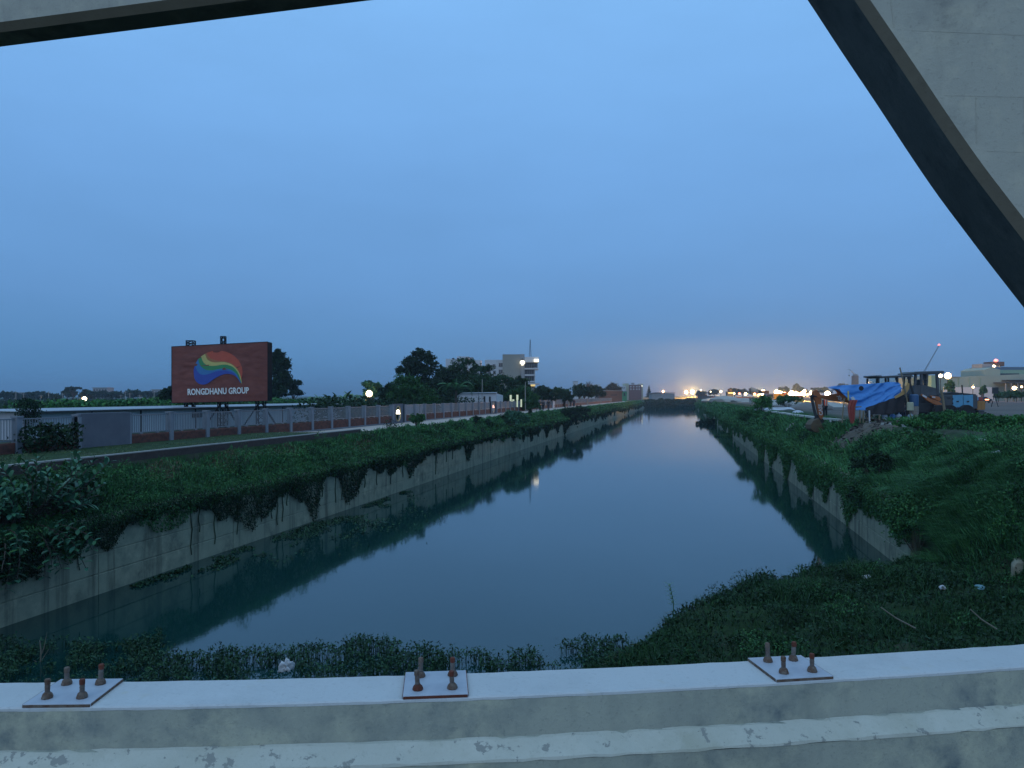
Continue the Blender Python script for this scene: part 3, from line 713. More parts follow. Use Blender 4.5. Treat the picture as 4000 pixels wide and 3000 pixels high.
def lattice(mb, p0, p1, w, nseg):
    p0, p1 = Vector(p0), Vector(p1); hx, hy = Vector((w/2,0,0)), Vector((0,w/2,0))
    cs = [(-hx-hy), (hx-hy), (hx+hy), (-hx+hy)]
    for c in cs: mb.bar(p0 + c, p1 + c, 0.09)
    for s in range(nseg):
        a = p0.lerp(p1, s/nseg); b = p0.lerp(p1, (s+1)/nseg)
        for i in range(4): mb.bar(a + cs[i], b + cs[(i+1) % 4], 0.06); mb.bar(b + cs[i], b + cs[(i+1) % 4], 0.06)
for px in (730, 860, 1010):
    mb = MB(); x = (px - 860) * BS; b_ = bl(px, 1570).z
    lattice(mb, (x, DEP/2, -0.2), (x, DEP/2, b_ + 0.1), 0.8, 4)
    mb.bar((x - 2.0, DEP/2 - 0.3, -0.2), (x - 0.2, DEP/2, b_ - 0.15), 0.14); mb.bar((x + 2.0, DEP/2 - 0.3, -0.2), (x + 0.2, DEP/2, b_ - 0.15), 0.14)
    mb.build('post', M_steel, bill)
for px, ty, w in ((734, 1329, 0.7), (862, 1312, 0.42)):
    mb = MB(); x = (px - 860) * BS; lattice(mb, (x, DEP/2, bl(px, 1350).z), (x, DEP/2, bl(px, ty).z), w, 2); mb.build('top_stub', M_steel, bill)
# logo, traced in the sheet's own plane (zoom coordinates of the sheet)
def zl(x, y): return bl(600 + x / 2.458, 1250 + y / 2.458)
arc = [(388 + 0, 0)]
def ell(a): return (622 + 236 * math.cos(a), 500 - 207 * math.sin(a))
C0 = [ell(R(a)) for a in np.linspace(118, -32, 26)]; C0[-1] = (851, 612)
def resamp(pts, n=26):
    P = np.array(pts, float); s = np.concatenate([[0], np.cumsum(np.hypot(*np.diff(P, axis=0).T))]); u = np.linspace(0, s[-1], n)
    X = np.stack([np.interp(u, s, P[:, i]) for i in range(2)], 1)
    for _ in range(2): X[1:-1] = .25*X[:-2] + .5*X[1:-1] + .25*X[2:]
    return X
cur = [C0,
 [(512, 318), (535, 368), (610, 392), (690, 396), (760, 418), (812, 465), (843, 540), (851, 612)],
 [(497, 326), (516, 385), (580, 411), (680, 402), (755, 424), (812, 478), (842, 545), (851, 612)],
 [(460, 350), (478, 410), (520, 441), (600, 441), (680, 424), (760, 442), (815, 500), (850, 614)],
 [(432, 376), (447, 440), (500, 482), (570, 486), (650, 466), (730, 466), (800, 512), (846, 606)],
 [(402, 428), (418, 492), (460, 531), (530, 521), (600, 491), (690, 480), (780, 506), (840, 604)],
 [(388, 480), (392, 565), (420, 607), (470, 627), (530, 611), (570, 571), (620, 546), (680, 516), (750, 516), (800, 541), (836, 604)]]
bandc = [(0.50, 0.075, 0.035), (0.36, 0.15, 0.05), (0.55, 0.47, 0.14), (0.025, 0.24, 0.08), (0.02, 0.17, 0.40), (0.02, 0.065, 0.36)]
RS = [resamp(c) for c in cur]
for k, c in enumerate(bandc):
    m = mat('logo_%d' % k, c, 0.6, col2=tuple(v * 0.75 for v in c), scale=2, contrast=0.8)
    vs = []
    for A in (RS[k], RS[k + 1]):
        for (x, y) in A: p = zl(x, y); p.y = -0.10 - 0.002 * k; vs.append(p)
    n = 26; MB().add(vs, [(i, i + 1, n + i + 1, n + i) for i in range(n - 1)]).build('logo_band', m, bill)
tw = (919 - 332) / 2.458 * BS
Mx = Matrix.Translation(zl(625, 683) + Vector((0, -0.14, 0))) @ Matrix.Rotation(R(1.6), 4, 'Y').inverted() @ Matrix.Rotation(R(90), 4, 'X')
tx = text_mesh('lettering', 'RONGDHANU GROUP', 1.0, M_text, bill, Matrix.Identity(4), 0.006, 1.0, 0.028)
bbx = [v.co.x for v in tx.data.vertices]; bby = [v.co.y for v in tx.data.vertices]
sx_ = tw / (max(bbx) - min(bbx)); sy_ = (0.30 * 1.9) / 1.0
hgt = 62 / 2.458 * BS; sy_ = hgt / (max(bby) - min(bby))
tx.data.transform(Matrix.Diagonal((sx_, sy_, 1, 1)) @ Matrix.Translation((-(max(bbx)+min(bbx))/2, -(max(bby)+min(bby))/2, 0))); tx.data.transform(Mx)
# ------------------------------------------------------------------ trees and buildings behind the left fence
def gz(p): return float(HT(p.x, p.y))
def tree_px(name, label, px, top, rx, Z, m, n=5000, leaf=0.3, lobes=None, trunk=0.2, base=None, group=None, clump=0.32, aspect=0.5, squash=1.0, cat='tree', shell=0.45):
    """tree whose crown spans +-rx photo pixels about column px and reaches row top, standing at depth Z"""
    p = on(px, Z, 0); p.z = gz(p); k = Z / F0
    H = zat(top, Z) - p.z; r = rx * k
    if lobes is None:
        lobes = [(random.uniform(-.45,.45)*r, random.uniform(-.4,.4)*r, H*random.uniform(.5,.78), r*random.uniform(.45,.7), r*random.uniform(.45,.7), H*random.uniform(.16,.25)*squash) for _ in range(5)]
        lobes += [(0, 0, H*0.62, r*0.8, r*0.8, H*0.3), (0, 0, H*0.82, r*0.5, r*0.5, H*0.17)]
    else: lobes = [(a*r, b*r, c*H, d*r, d*r, e*H) for a, b, c, d, e in lobes]
    return tree(name, label, p, lobes, int(n*2.3), leaf, m, trunk_r=trunk, trunk_h=H*0.38, group=group, clump=clump, aspect=aspect, cat=cat, shell=shell)
G_T = 'trees beyond the left fence'
FILL = [(-.5,0,.2,.55,.2),(.5,0,.2,.55,.2),(0,0,.3,.7,.22)]
tree_px('tree', 'tall dark tree rising right behind the billboard edge', 1088, 1364, 50, 128, M_leaf_dark, 6000, 0.48, [(-.15,0,.86,.55,.12),(.25,0,.76,.6,.12),(-.2,0,.66,.6,.13),(.3,0,.56,.6,.12),(0,0,.45,.65,.12),(-.1,0,.33,.6,.1)], 0.22, group=G_T)
tree_px('tree', 'small flat topped dark tree right of the billboard', 1146, 1476, 38, 138, M_leaf_dark, 3000, 0.3, [(0,0,.86,.8,.1),(-.3,0,.74,.7,.1),(.2,0,.6,.7,.12)], 0.15, group=G_T)
tree_px('tree', 'thin feathery tree beside the white lamp', 1452, 1486, 46, 128, M_leaf_blue, 1500, 0.6, [(-.3,0,.85,.5,.12),(.4,0,.82,.45,.1),(0,0,.65,.6,.14)], 0.10, group=G_T, clump=0.4)
tree_px('tree', 'low round dark tree left of the bright green tree', 1525, 1494, 45, 100, M_leaf_dark, 3000, 0.34, group=G_T)
tree_px('tree', 'tall dark spreading tree left of the white building', 1636, 1366, 92, 112, M_leaf_dark, 9500, 0.36, [(.1,0,.90,.55,.1),(-.35,0,.82,.45,.1),(.45,0,.80,.45,.1),(-.5,0,.68,.5,.11),(0,0,.68,.6,.13),(.5,0,.62,.5,.13),(-.1,0,.48,.8,.14),(0,0,.34,.8,.1)] + FILL, 0.3, group=G_T)
tree_px('tree', 'bright green bushy tree leaning over the fence', 1610, 1462, 105, 86, M_tree_green, 9000, 0.26, [(-.25,0,.80,.5,.2),(-.6,0,.55,.4,.22),(.1,0,.62,.6,.25),(.62,0,.42,.42,.25),(-.4,0,.35,.6,.22),(.4,0,.3,.6,.22)] + FILL, 0.2, group=G_T)
tree_px('tree', 'wide green tree in front of the white building', 1815, 1402, 125, 128, M_tree_mid, 11000, 0.36, [(0,0,.88,.5,.13),(-.5,0,.74,.5,.15),(.45,0,.78,.5,.14),(.1,0,.62,.8,.18),(-.65,0,.45,.4,.18),(.6,0,.5,.45,.2),(0,0,.32,.95,.18),(-.4,0,.55,.6,.2),(.3,0,.4,.7,.22)] + FILL, 0.34, group=G_T)
tree_px('tree', 'dark leafy tree in front of the cream tower', 1985, 1462, 92, 135, M_tree_mid, 8000, 0.36, [(-.2,0,.85,.5,.14),(.4,0,.78,.5,.16),(-.6,0,.55,.4,.2),(0,0,.5,.9,.25),(.6,0,.42,.4,.2)] + FILL, 0.25, group=G_T)
tree_px('tree', 'lower fresh green tree beside the lit gate', 2040, 1505, 70, 122, M_tree_green, 5500, 0.30, [(0,0,.75,.6,.2),(-.5,0,.55,.5,.22),(.5,0,.5,.5,.22)] + FILL, 0.18, group=G_T)
tree_px('tree', 'dark tree to the left of the round lantern wall, below the tall tree', 1700, 1480, 60, 104, M_leaf_dark, 4500, 0.34, group=G_T)
for px, top, rx, Z, m, lab in ((2118, 1508, 55, 172, M_leaf_dark, 'dark rounded tree just right of the cream tower'), (2182, 1512, 48, 190, M_tree_mid, 'second rounded tree right of the cream tower'), (2205, 1530, 38, 165, M_leaf_dark, 'low dark tree above the two distant walkers'), (2262, 1500, 40, 235, M_tree_mid, 'tree below the small white block'), (2282, 1510, 34, 215, M_leaf_dark, 'dark tree left of the brick shed'), (2325, 1503, 44, 262, M_leaf_dark, 'dark tree touching the brown domed tree'), (2140, 1522, 40, 150, M_leaf_dark, 'small dark tree behind the three walkers')):
    tree_px('tree', lab, px, top, rx, Z, m, 2600, 0.55, group=G_T, trunk=0.2)
tree_px('tree', 'dark tree filling the gap left of the wide green tree', 1742, 1436, 62, 118, M_leaf_dark, 5000, 0.36, group=G_T)
tree_px('tree', 'dark tree filling the gap right of the wide green tree', 1902, 1466, 62, 124, M_tree_mid, 5000, 0.36, group=G_T)
M_leaf_brown = mat('leaf_brown', (0.07, 0.06, 0.035), 0.7, island=0.4)
tree_px('tree', 'brownish dome shaped tree above the brick shed', 2396, 1500, 28, 330, M_leaf_brown, 2500, 0.6, [(0,0,.6,.95,.38)], 0.25, group=G_T, shell=.8)
# conifer
def conifer(px, top, rx, Z, label):
    p = on(px, Z, 0); p.z = gz(p); H = zat(top, Z) - p.z; r = rx * Z / F0
    t = thing('conifer_tree', label, 'tree', p); n = 2600; h = rng.random(n) ** 1.2
    a = rng.random(n) * 6.283; q = (1 - h) * (0.35 + 0.65 * rng.random(n)) * (0.75 + .25*np.sin(h*40))
    leaves('crown', np.stack([np.cos(a)*q*r, np.sin(a)*q*r, H*(.12 + .9*h)], 1), 0.7, M_leaf_dark, t, 0.35)
    MB().tube([(0,0,-.3), (0,0,H*.9)], [0.25, 0.05], 6).build('trunk', M_bark, t)
conifer(2535, 1507, 17, 640, 'dark pointed conifer on the skyline left of the orange glow')
# bare tree
def bare_tree(px, top, Z, label):
    p = on(px, Z, 0); p.z = gz(p); H = zat(top, Z) - p.z; t = thing('bare_tree', label, 'tree', p); mb = MB()
    mb.tube([(0,0,-.3), (0.1,0,H*.6)], [0.3, .2], 6)
    for i in range(22):
        a = random.random()*6.28; l = H*.42*random.uniform(.6,1); s = random.uniform(.15,.6)
        q = Vector((math.cos(a)*l*s, math.sin(a)*l*s, H*.58 + l*(1-s*.4))); mb.tube([(0.1,0,H*random.uniform(.4,.6)), q*0.6+Vector((0,0,H*.25)), q], [.12,.08,.03], 4)
    mb.build('branches', M_bark, t)
bare_tree(2298, 1481, 300, 'leafless tree on the skyline above the dark trees')
# banana plants
M_banana = mat('banana_leaf', (0.040, 0.115, 0.035), 0.45, col2=(0.055, 0.14, 0.045), scale=2, bump=0.1)
M_stem = mat('banana_stem', (0.10, 0.11, 0.05), 0.8, col2=(0.06, 0.05, 0.03), scale=3)
def blade(L, W, curve, up, n=9):
    """arching banana/palm leaf along +x from origin"""
    vs = []; fs = []
    for i in range(n):
        u = i/(n-1); x = L*(u - curve*0.35*u*u); z = L*up*(u - 0.9*curve*u*u*1.2); w = W*math.sin(min(1,u*1.6+.08)*math.pi*.62)*(1 if u<.6 else (1-((u-.6)/.4)**2*.98))
        vs += [(x, -w/2, z - w*.12), (x, 0, z), (x, w/2, z - w*.12)]
        if i: b = 3*(i-1); fs += [(b,b+1,b+4,b+3),(b+1,b+2,b+5,b+4)]
    return vs, fs
def banana(px, top, Z, label, group='banana plants behind the shed'):
    p = on(px, Z, 0); p.z = gz(p); H = zat(top, Z) - p.z; t = thing('banana_plant', label, 'plant', p, random.random()*6, group)
    MB().tube([(0,0,-.2), (0,0,H*.35), (0.05,0,H*.55)], [.16,.13,.08], 8).build('stem', M_stem, t)
    nl = 8
    for i in range(nl):
        L = H*random.uniform(.42,.55); vs, fs = blade(L, L*.26, random.uniform(.5,1.15), random.uniform(.55,1.25))
        o = MB().add(vs, fs).build('leaf', M_banana, t, smooth=True); o.location = (0,0,H*random.uniform(.42,.55)); o.rotation_euler = (0, random.uniform(-.55,-.1), i*6.28/nl + random.uniform(-.3,.3))
bl_ = ['at the left end of the banana row', 'second from the left in the banana row', 'third from the left in the banana row', 'fourth from the left in the banana row', 'in the middle of the banana row', 'right of the middle of the banana row', 'third from the right in the banana row', 'second from the right in the banana row', 'at the right end of the banana row']
for i, (px, top) in enumerate(((1190, 1532), (1222, 1518), (1252, 1524), (1285, 1516), (1318, 1520), (1345, 1512), (1372, 1508), (1400, 1510), (1428, 1503))):
    banana(px, top, 120 + 7 * random.random(), 'banana plant with arching green leaves ' + bl_[i])
# coconut-like palm in front of the white shed
def palm(px, top, Z, label, nf=15, L=3.0):
    p = on(px, Z, 0); p.z = gz(p); H = zat(top, Z) - p.z; t = thing('palm_tree', label, 'palm', p)
    MB().tube([(0,0,-.3), (.1,0,H*.4), (.15,0,H*.72)], [.22,.17,.14], 8).build('trunk', M_bark, t)
    for i in range(nf):
        a = i*2.4; cu = random.uniform(.6,1.3); up = random.uniform(.3,1.3); mb = MB(); pr = []
        for k in range(12):
            u = k/11; pr.append(Vector((L*(u-.3*cu*u*u), 0, L*up*(u-1.05*cu*u*u))))
        mb.tube(pr, [.04*(1-.8*k/11) for k in range(12)], 4)
        for k in range(1, 12):
            for s in (-1, 1):
                for e in (0, .5):
                    b = pr[k-1].lerp(pr[k], e); l = .55*math.sin(.3+2.5*k/12)+.12
                    mb.add([b, b+Vector((.16,s*.02,0)), b+Vector((.3*l+.1,s*l,-.25*l)), b+Vector((.1,s*.5*l,-.04))], [(0,1,2,3)])
        o = mb.build('frond', M_leaf_mid, t); o.location = (.15,0,H*.72); o.rotation_euler = (0,0,a)
palm(1778, 1478, 94, 'palm with drooping fronds in front of the white low building')
# ---- buildings
M_bwhite = mat('white_wall', (0.55, 0.56, 0.58), 0.85, col2=(0.46, 0.47, 0.50), scale=0.25, contrast=0.8)
M_cream = mat('cream_wall', (0.30, 0.29, 0.25), 0.85, col2=(0.26, 0.25, 0.22), scale=0.25)
M_grey = mat('grey_wall', (0.30, 0.31, 0.32), 0.85, col2=(0.25, 0.26, 0.27), scale=0.3)
M_glass = mat('window_glass', (0.03, 0.04, 0.05), 0.15, spec=0.8)
M_black = mat('black_plastic', (0.012, 0.012, 0.014), 0.5)
M_sign = mat('lit_sign', (1, 1, 1), emit=(1.0, 0.88, 0.6), estr=1.5)
M_litroom = mat('lit_room', (0.8, 0.7, 0.4), emit=(1.0, 0.72, 0.25), estr=0.8)
M_green = mat('green_sheet', (0.04, 0.22, 0.09), 0.7)
WZ = 190.0; WS = WZ / F0
def bld(name, label, px, Z, z0=3.6, cat='building', group=None): return thing(name, label, cat, on(px, Z, z0), PSI, group)
def rect(mb, t, Z, c, x0, x1, y0, y1, d0, d1, z0=3.6):
    """box spanning photo columns x0..x1 and rows y0 (top)..y1, from local depth d0 to d1, about column c"""
    k = Z / F0; zb = zat(y1, Z) - z0 if y1 is not None else -1.6
    mb.bx((x0 - c)*k, (x1 - c)*k, d0, d1, zb, zat(y0, Z) - z0); return mb
w = bld('office_building', 'white and cream multi storey building with lit roof signs behind the trees', 1950, WZ)
def wr(name, m, x0, x1, y0, y1, d0=0, d1=8, par=w, c=1950, Z=WZ, bevel=0): return rect(MB(), par, Z, c, x0, x1, y0, y1, d0, d1).build(name, m, par, bevel)
wr('rear_block', M_bwhite, 1727, 1800, 1394, None, 10, 18); wr('stair_tower', M_bwhite, 1772, 1820, 1383, None, 11, 17); wr('rear_block', M_bwhite, 1820, 1871, 1399, None, 10, 18)
wr('roof_slab', M_grey, 1820, 1837, 1386, 1389, 12, 15)
for px in (1759, 1779, 1795):
    mb = MB(); k = WS; x = (px - 1950) * k; z = zat(1396, WZ) - 3.6; mb.lathe([(.28, 0), (.30, .1), (.30, .22), (.22, .32), (.1, .36)], (x, 9.6, z), 12); mb.build('water_tank', M_black, w)
wr('white_block', M_bwhite, 1893, 1963, 1404, None, 2, 10)
for (a, b, c_, d) in ((1905, 1914, 1424, 1433), (1925, 1934, 1422, 1432), (1948, 1963, 1417, 1431), (1948, 1963, 1443, 1457), (1926, 1935, 1447, 1460), (1906, 1915, 1447, 1460)):
    f = wr('window', M_grey, a - .6, b + .6, c_ - .6, d + .6, 1.9, 2.05); wr('pane', M_glass, a, b, c_, d, 1.84, 1.95, f); f2 = wr('glazing_bar', M_bwhite, (a+b)/2 - .25, (a+b)/2 + .25, c_, d, 1.80, 1.9, f)
wr('tower', M_cream, 1963, 2031, 1385, None, 0, 8); wr('tower_corner', M_grey, 2031, 2049, 1383, None, 0.3, 8)
wr('roof_edge', M_grey, 1963, 2031, 1384.2, 1385.6, -0.05, 8.1)
wr('wing', M_grey, 2049, 2090, 1398, None, 2.5, 8)
for yf, x1 in ((1394, 2105), (1437, 2104), (1462, 2091), (1488, 2091), (1496, 2108)):
    wr('floor_slab', M_bwhite, 2049.5, x1, yf, yf + 5.5 if yf != 1394 else yf + 21, 0.4, 8.2)
for (a, b, y0, y1) in ((2050, 2076, 1417, 1435), (2078, 2101, 1417, 1435), (2052, 2086, 1443, 1461), (2052, 2086, 1468, 1487)):
    f = wr('window', M_glass, a, b, y0, y1, 2.3, 2.45)
    for j in range(1, 4): wr('glazing_bar', M_grey, a + (b-a)*j/4 - .3, a + (b-a)*j/4 + .3, y0, y1, 2.25, 2.3, f)
wr('column', M_bwhite, 2101.5, 2103, 1415, 1437, .6, .9); wr('column', M_bwhite, 2088.5, 2091, 1440, 1496, .6, .9)
wr('lit_porch', M_litroom, 2074, 2092, 1498, 1508, 2.2, 2.4)
s1 = wr('lit_sign', M_sign, 2086, 2104.5, 1403, 1414, -0.4, 0.35); s1['label'] = 'glowing rectangular roof sign'
mb = MB(); x = (2040.5 - 1950)*WS; z = zat(1428, WZ) - 3.6
mb.lathe([(.28, 0), (.34, .35), (.58, .40), (.64, .8), (.5, 1.15), (.2, 1.25)], (x, -0.8, z), 14); s2 = mb.build('lit_sign', M_sign, w); s2['label'] = 'glowing round lamp on the tower corner'
wr('sign_bracket', M_black, 2038.5, 2042.5, 1402, 1409, -1.0, 0.3)
wr('roof_box', M_bwhite, 2069, 2075, 1392, 1398, 3, 4); wr('roof_box', M_grey, 2077, 2090, 1393, 1398, 3, 5)
ms = thing('radio_mast', 'thin lattice radio mast on the roof right of the cream tower', 'mast', on(2071, WZ + 4, zat(1393, WZ+4)), PSI)
mb = MB(); Hm = (1393 - 1325) * WS
for s in (-1, 1):
    for e in (-1, 1): mb.bar((s*.26, e*.26, 0), (s*.05, e*.05, Hm), .07)
for k in range(8):
    u = k/8; v = (k+1)/8; a = .26*(1-u)+.05*u; b = .26*(1-v)+.05*v; mb.bar((-a,-a,Hm*u),(b,-b,Hm*v),.04); mb.bar((a,-a,Hm*u),(-b,-b,Hm*v),.04)
mb.build('lattice', M_steel, ms)
# low white building with ribbed walls behind the fence
LZ = 112.0
lb = bld('white_hut', 'low white building with curved fronds before it, behind the fence', 1870, LZ)
def lr(name, m, x0, x1, y0, y1, d0, d1, par=lb): return wr(name, m, x0, x1, y0, y1, d0, d1, par, 1870, LZ)
k = LZ / F0; zt = lambda y: zat(y, LZ) - 3.6
MB().prism([((1782-1870)*k, -1.3), ((1938-1870)*k, -1.3), ((1938-1870)*k, zt(1535)), ((1800-1870)*k, zt(1537)), ((1782-1870)*k, zt(1548))], 0, 6).build('wall', M_bwhite, lb)
MB().add([((1938.4-1870)*k, 0.1, -1.3), ((1963-1870)*k, 5.8, -1.3), ((1963-1870)*k, 5.8, zt(1544)), ((1938.4-1870)*k, .1, zt(1536)), ((1930-1870)*k, 5.9, -.3), ((1930-1870)*k, 5.9, zt(1540))], [(0,1,2,3), (1,4,5,2)]).build('side_wall', M_bwhite, lb)
lr('door', M_dark, 1889, 1896, 1548, 1585, -.06, 0.02); lr('door', M_dark, 1910, 1917, 1549, 1585, -.06, .02)
lr('pillar', M_fgrey, 1868, 1870, 1530, 1585, -.5, -.4)
MB().add([((1780-1870)*k, -.3, zt(1549)), ((1799-1870)*k, -.3, zt(1536.4)), ((1940-1870)*k, -.3, zt(1534.4)), ((1940-1870)*k, 6, zt(1531)), ((1800-1870)*k, 6, zt(1533)), ((1780-1870)*k, 6, zt(1547))], [(0,1,4,5), (1,2,3,4)]).build('roof', M_roof, lb)
pl_ = thing('pole', 'tall thin pale pole standing before the white low building', 'pole', on(1881, 108, 3.7)); MB().tube([(0,0,-1.2), (.12,0,zat(1482,108)-3.7)], [.07,.045], 6).build('shaft', M_kerb, pl_)
pl_ = thing('pole', 'bent pale pole in front of the fresh green tree', 'pole', on(2053, 120, 3.7)); MB().tube([(0,0,-1.2), (-.06,0,zat(1515,120)-3.7), (0,0,zat(1491,120)-3.7)], [.07,.06,.045], 6).build('shaft', M_kerb, pl_)
lw = bld('boundary_wall', 'pale stained wall behind the fence railing, running to the white low building', 1760, 84, cat='wall')
for (a, b) in ((1560, 1640), (1642, 1730), (1732, 1820), (1822, 1905)):
    p0, p1 = on(a, 3000*27.5/.977/(2656-a), 3.5), on(b - 1.5, 3000*27.5/.977/(2656-(b-1.5)), 3.5)
    l0, l1 = lw.matrix_world.inverted() @ p0 if False else None, None
    q0, q1 = p0 - lw.location, p1 - lw.location; rm = Matrix.Rotation(-PSI, 3, 'Z'); q0 = rm @ q0; q1 = rm @ q1
    MB().add([(q0.x,q0.y,-1.2),(q1.x,q1.y,-1.2),(q1.x,q1.y,1.78),(q0.x,q0.y,1.78),(q0.x-.1,q0.y+.15,-.2),(q1.x-.1,q1.y+.15,-.2),(q1.x-.1,q1.y+.15,1.78),(q0.x-.1,q0.y+.15,1.78)], [(0,1,2,3),(7,6,5,4),(3,2,6,7),(0,3,7,4),(1,5,6,2)]).build('panel', M_shed, lw)
gt = bld('lit_gate', 'pale yellow lit gate posts and banner behind the fence', 2015, 116, cat='gate')
M_lity = mat('lit_yellow', (0.6, 0.62, 0.42), emit=(0.75, 0.8, 0.5), estr=0.45)
for (a, b, y0, y1) in ((1991, 1999, 1543, 1588), (2001, 2009, 1560, 1590), (2017, 2025, 1542, 1562), (2018, 2023, 1562, 1590), (2033, 2039, 1560, 1590)):
    wr('gate_post', M_lity, a, b, y0, y1, 0, .3, gt, 2015, 116)
wr('gate_rail', M_rail, 1995, 2037, 1575, 1577, .1, .2, gt, 2015, 116)
h2 = bld('white_hut', 'small white hut with sloping roof behind the three walkers', 2145, 150)
k = 150/F0; zt2 = lambda y: zat(y,150)-3.6
MB().prism([((2120-2145)*k, -.3), ((2160-2145)*k, -.3), ((2160-2145)*k, zt2(1534)), ((2130-2145)*k, zt2(1536)), ((2120-2145)*k, zt2(1541))], 0, 4).build('wall', M_bwhite, h2)
MB().add([((2160.5-2145)*k, 0, -.3), ((2172-2145)*k, 4, -.3), ((2172-2145)*k, 4, zt2(1542)), ((2160.5-2145)*k, 0, zt2(1534))], [(0,1,2,3)]).build('side_wall', M_bwhite, h2)
wr('window', M_grey, 2162, 2168, 1541, 1549, 1.5, 1.6, h2, 2145, 150)
# brick shed and green kiosk at the end of the path
bs = bld('brick_building', 'long brown brick building at the far end of the left fence', 2380, 318)
M_brown = mat('brown_brick', (0.085, 0.050, 0.040), 0.9, col2=(0.11, 0.07, 0.055), scale=0.6)
wr('wall', M_brown, 2340, 2430, 1527, None, 0, 10, bs, 2380, 318); wr('roof', M_roof, 2338, 2432, 1525.6, 1527.2, -.4, 10.4, bs, 2380, 318)
for a in (2388, 2396, 2404): wr('window', M_glass, a, a + 5, 1541, 1545, -.1, .05, bs, 2380, 318)
gk = bld('green_kiosk', 'small green sheet kiosk beyond the brown brick building', 2438, 400); wr('wall', M_green, 2429, 2449, 1529, None, 0, 4, gk, 2438, 400); wr('roof', M_roof, 2428, 2450, 1527.5, 1529, -.3, 4.3, gk, 2438, 400); wr('door', M_dark, 2436, 2442, 1535, 1547, -.1, .05, gk, 2438, 400)
fb = bld('apartment_building', 'distant brick and cream apartment block with flagged roofline left of the orange glow', 2490, 620)
def fr_(n, m, *a, par=None): return wr(n, m, *a, par or fb, 2490, 620)
M_redw = mat('red_wall', (0.16, 0.065, 0.055), 0.9); M_paley = mat('pale_yellow_wall', (0.42, 0.42, 0.30), 0.85)
fr_('white_wing', M_bwhite, 2420, 2445, 1508, None, 0, 12); fr_('cream_wing', M_paley, 2441, 2458, 1498, None, 2, 12); fr_('red_wall', M_redw, 2458, 2506, 1503, None, 0, 12); fr_('cream_wing', M_paley, 2500, 2515, 1499, None, 4, 12)
fr_('parapet', M_bwhite, 2456, 2508, 1502, 1503.6, -.4, .4); fr_('roof_hut', M_grey, 2470, 2480, 1495, 1503, 3, 6)
for a in (2462, 2473, 2485, 2495):
    for b in (1508, 1518): fr_('window', M_bwhite, a, a + 4.5, b, b + 5, -.3, .1)
for a in (2422, 2429, 2436): fr_('window', M_glass, a, a + 4, 1513, 1517, -.2, .1)
l_ = fr_('lit_window', M_sign, 2505.5, 2509.5, 1505, 1510, -.5, -.2)
wb = bld('white_block', 'small plain white block above the dark trees', 2249, 420); wr('wall', M_bwhite, 2240, 2258, 1490, None, 0, 5, wb, 2249, 420); wr('roof_edge', M_grey, 2239.4, 2258.6, 1489, 1490.4, -.2, 5.2, wb, 2249, 420)
wb = bld('low_white_building', 'low white arcaded building glimpsed between the dark trees', 2320, 380); wr('wall', M_bwhite, 2284, 2345, 1501, None, 0, 8, wb, 2320, 380)
for i in range(6): wr('arch_opening', M_grey, 2303 + i*6, 2306.5 + i*6, 1503, 1508, -.1, .05, wb, 2320, 380)
# ---- far left skyline: trees, houses and poles
G_S = 'trees on the far left skyline'
sky_t = [(20, 1530, 60, 'at the left edge of the picture'), (105, 1534, 55, 'second from the left edge'), (150, 1528, 40, 'left of the broad flat tree'), (205, 1536, 50, 'under the left of the broad flat tree'), (262, 1522, 38, 'left of the far lamp'), (345, 1525, 36, 'right of the far lamp'), (400, 1524, 34, 'between the far houses'), (455, 1530, 40, 'before the far grey house'), (520, 1522, 36, 'right of the far grey house'), (575, 1528, 44, 'nearest the long far house'), (640, 1524, 40, 'touching the billboard')]
for px, top, rx, lab in sky_t: tree_px('distant_tree', 'hazy distant tree ' + lab, px, top, rx, random.uniform(330, 420), M_leaf_dark, 1500, 1.1, group=G_S, trunk=0.3, clump=.4)
tree_px('distant_tree', 'broad flat topped distant tree left of the far lamp', 288, 1510, 32, 380, M_leaf_dark, 1500, 0.9, [(0,0,.9,.9,.06),(-.3,0,.82,.6,.05)], 0.35, group=G_S)
tree_px('distant_tree', 'small umbrella shaped distant tree above the far lamp', 335, 1521, 14, 380, M_leaf_dark, 500, 0.8, [(0,0,.92,.9,.06)], 0.3, group=G_S)
tree_px('tree', 'round dark tree peeking out left of the billboard', 662, 1512, 40, 95, M_leaf_dark, 3000, 0.35, group=G_T)
for i, (px, Z, w_, top, lab) in enumerate(((60, 480, 90, 1534, 'wide hazy house at the left edge of the skyline'), (390, 520, 56, 1515, 'hazy house with domed roof on the left skyline'), (565, 460, 40, 1531, 'small hazy house on the left skyline'), (618, 470, 52, 1522, 'hazy house with windows left of the billboard'))):
    hb = bld('distant_house', lab, px, Z, group='houses on the far left skyline'); k = Z / F0
    wr('wall', M_grey, px - w_/2, px + w_/2, top, None, 0, 9, hb, px, Z); wr('roof', M_roof, px - w_/2 - 2, px + w_/2 + 2, top - 1.5, top, -.6, 9.6, hb, px, Z)
    nwin = int(w_ / 11)
    for j in range(nwin): wr('window', M_glass, px - w_/2 + 4 + j*11, px - w_/2 + 9 + j*11, top + 6, top + 12, -.15, .05, hb, px, Z)
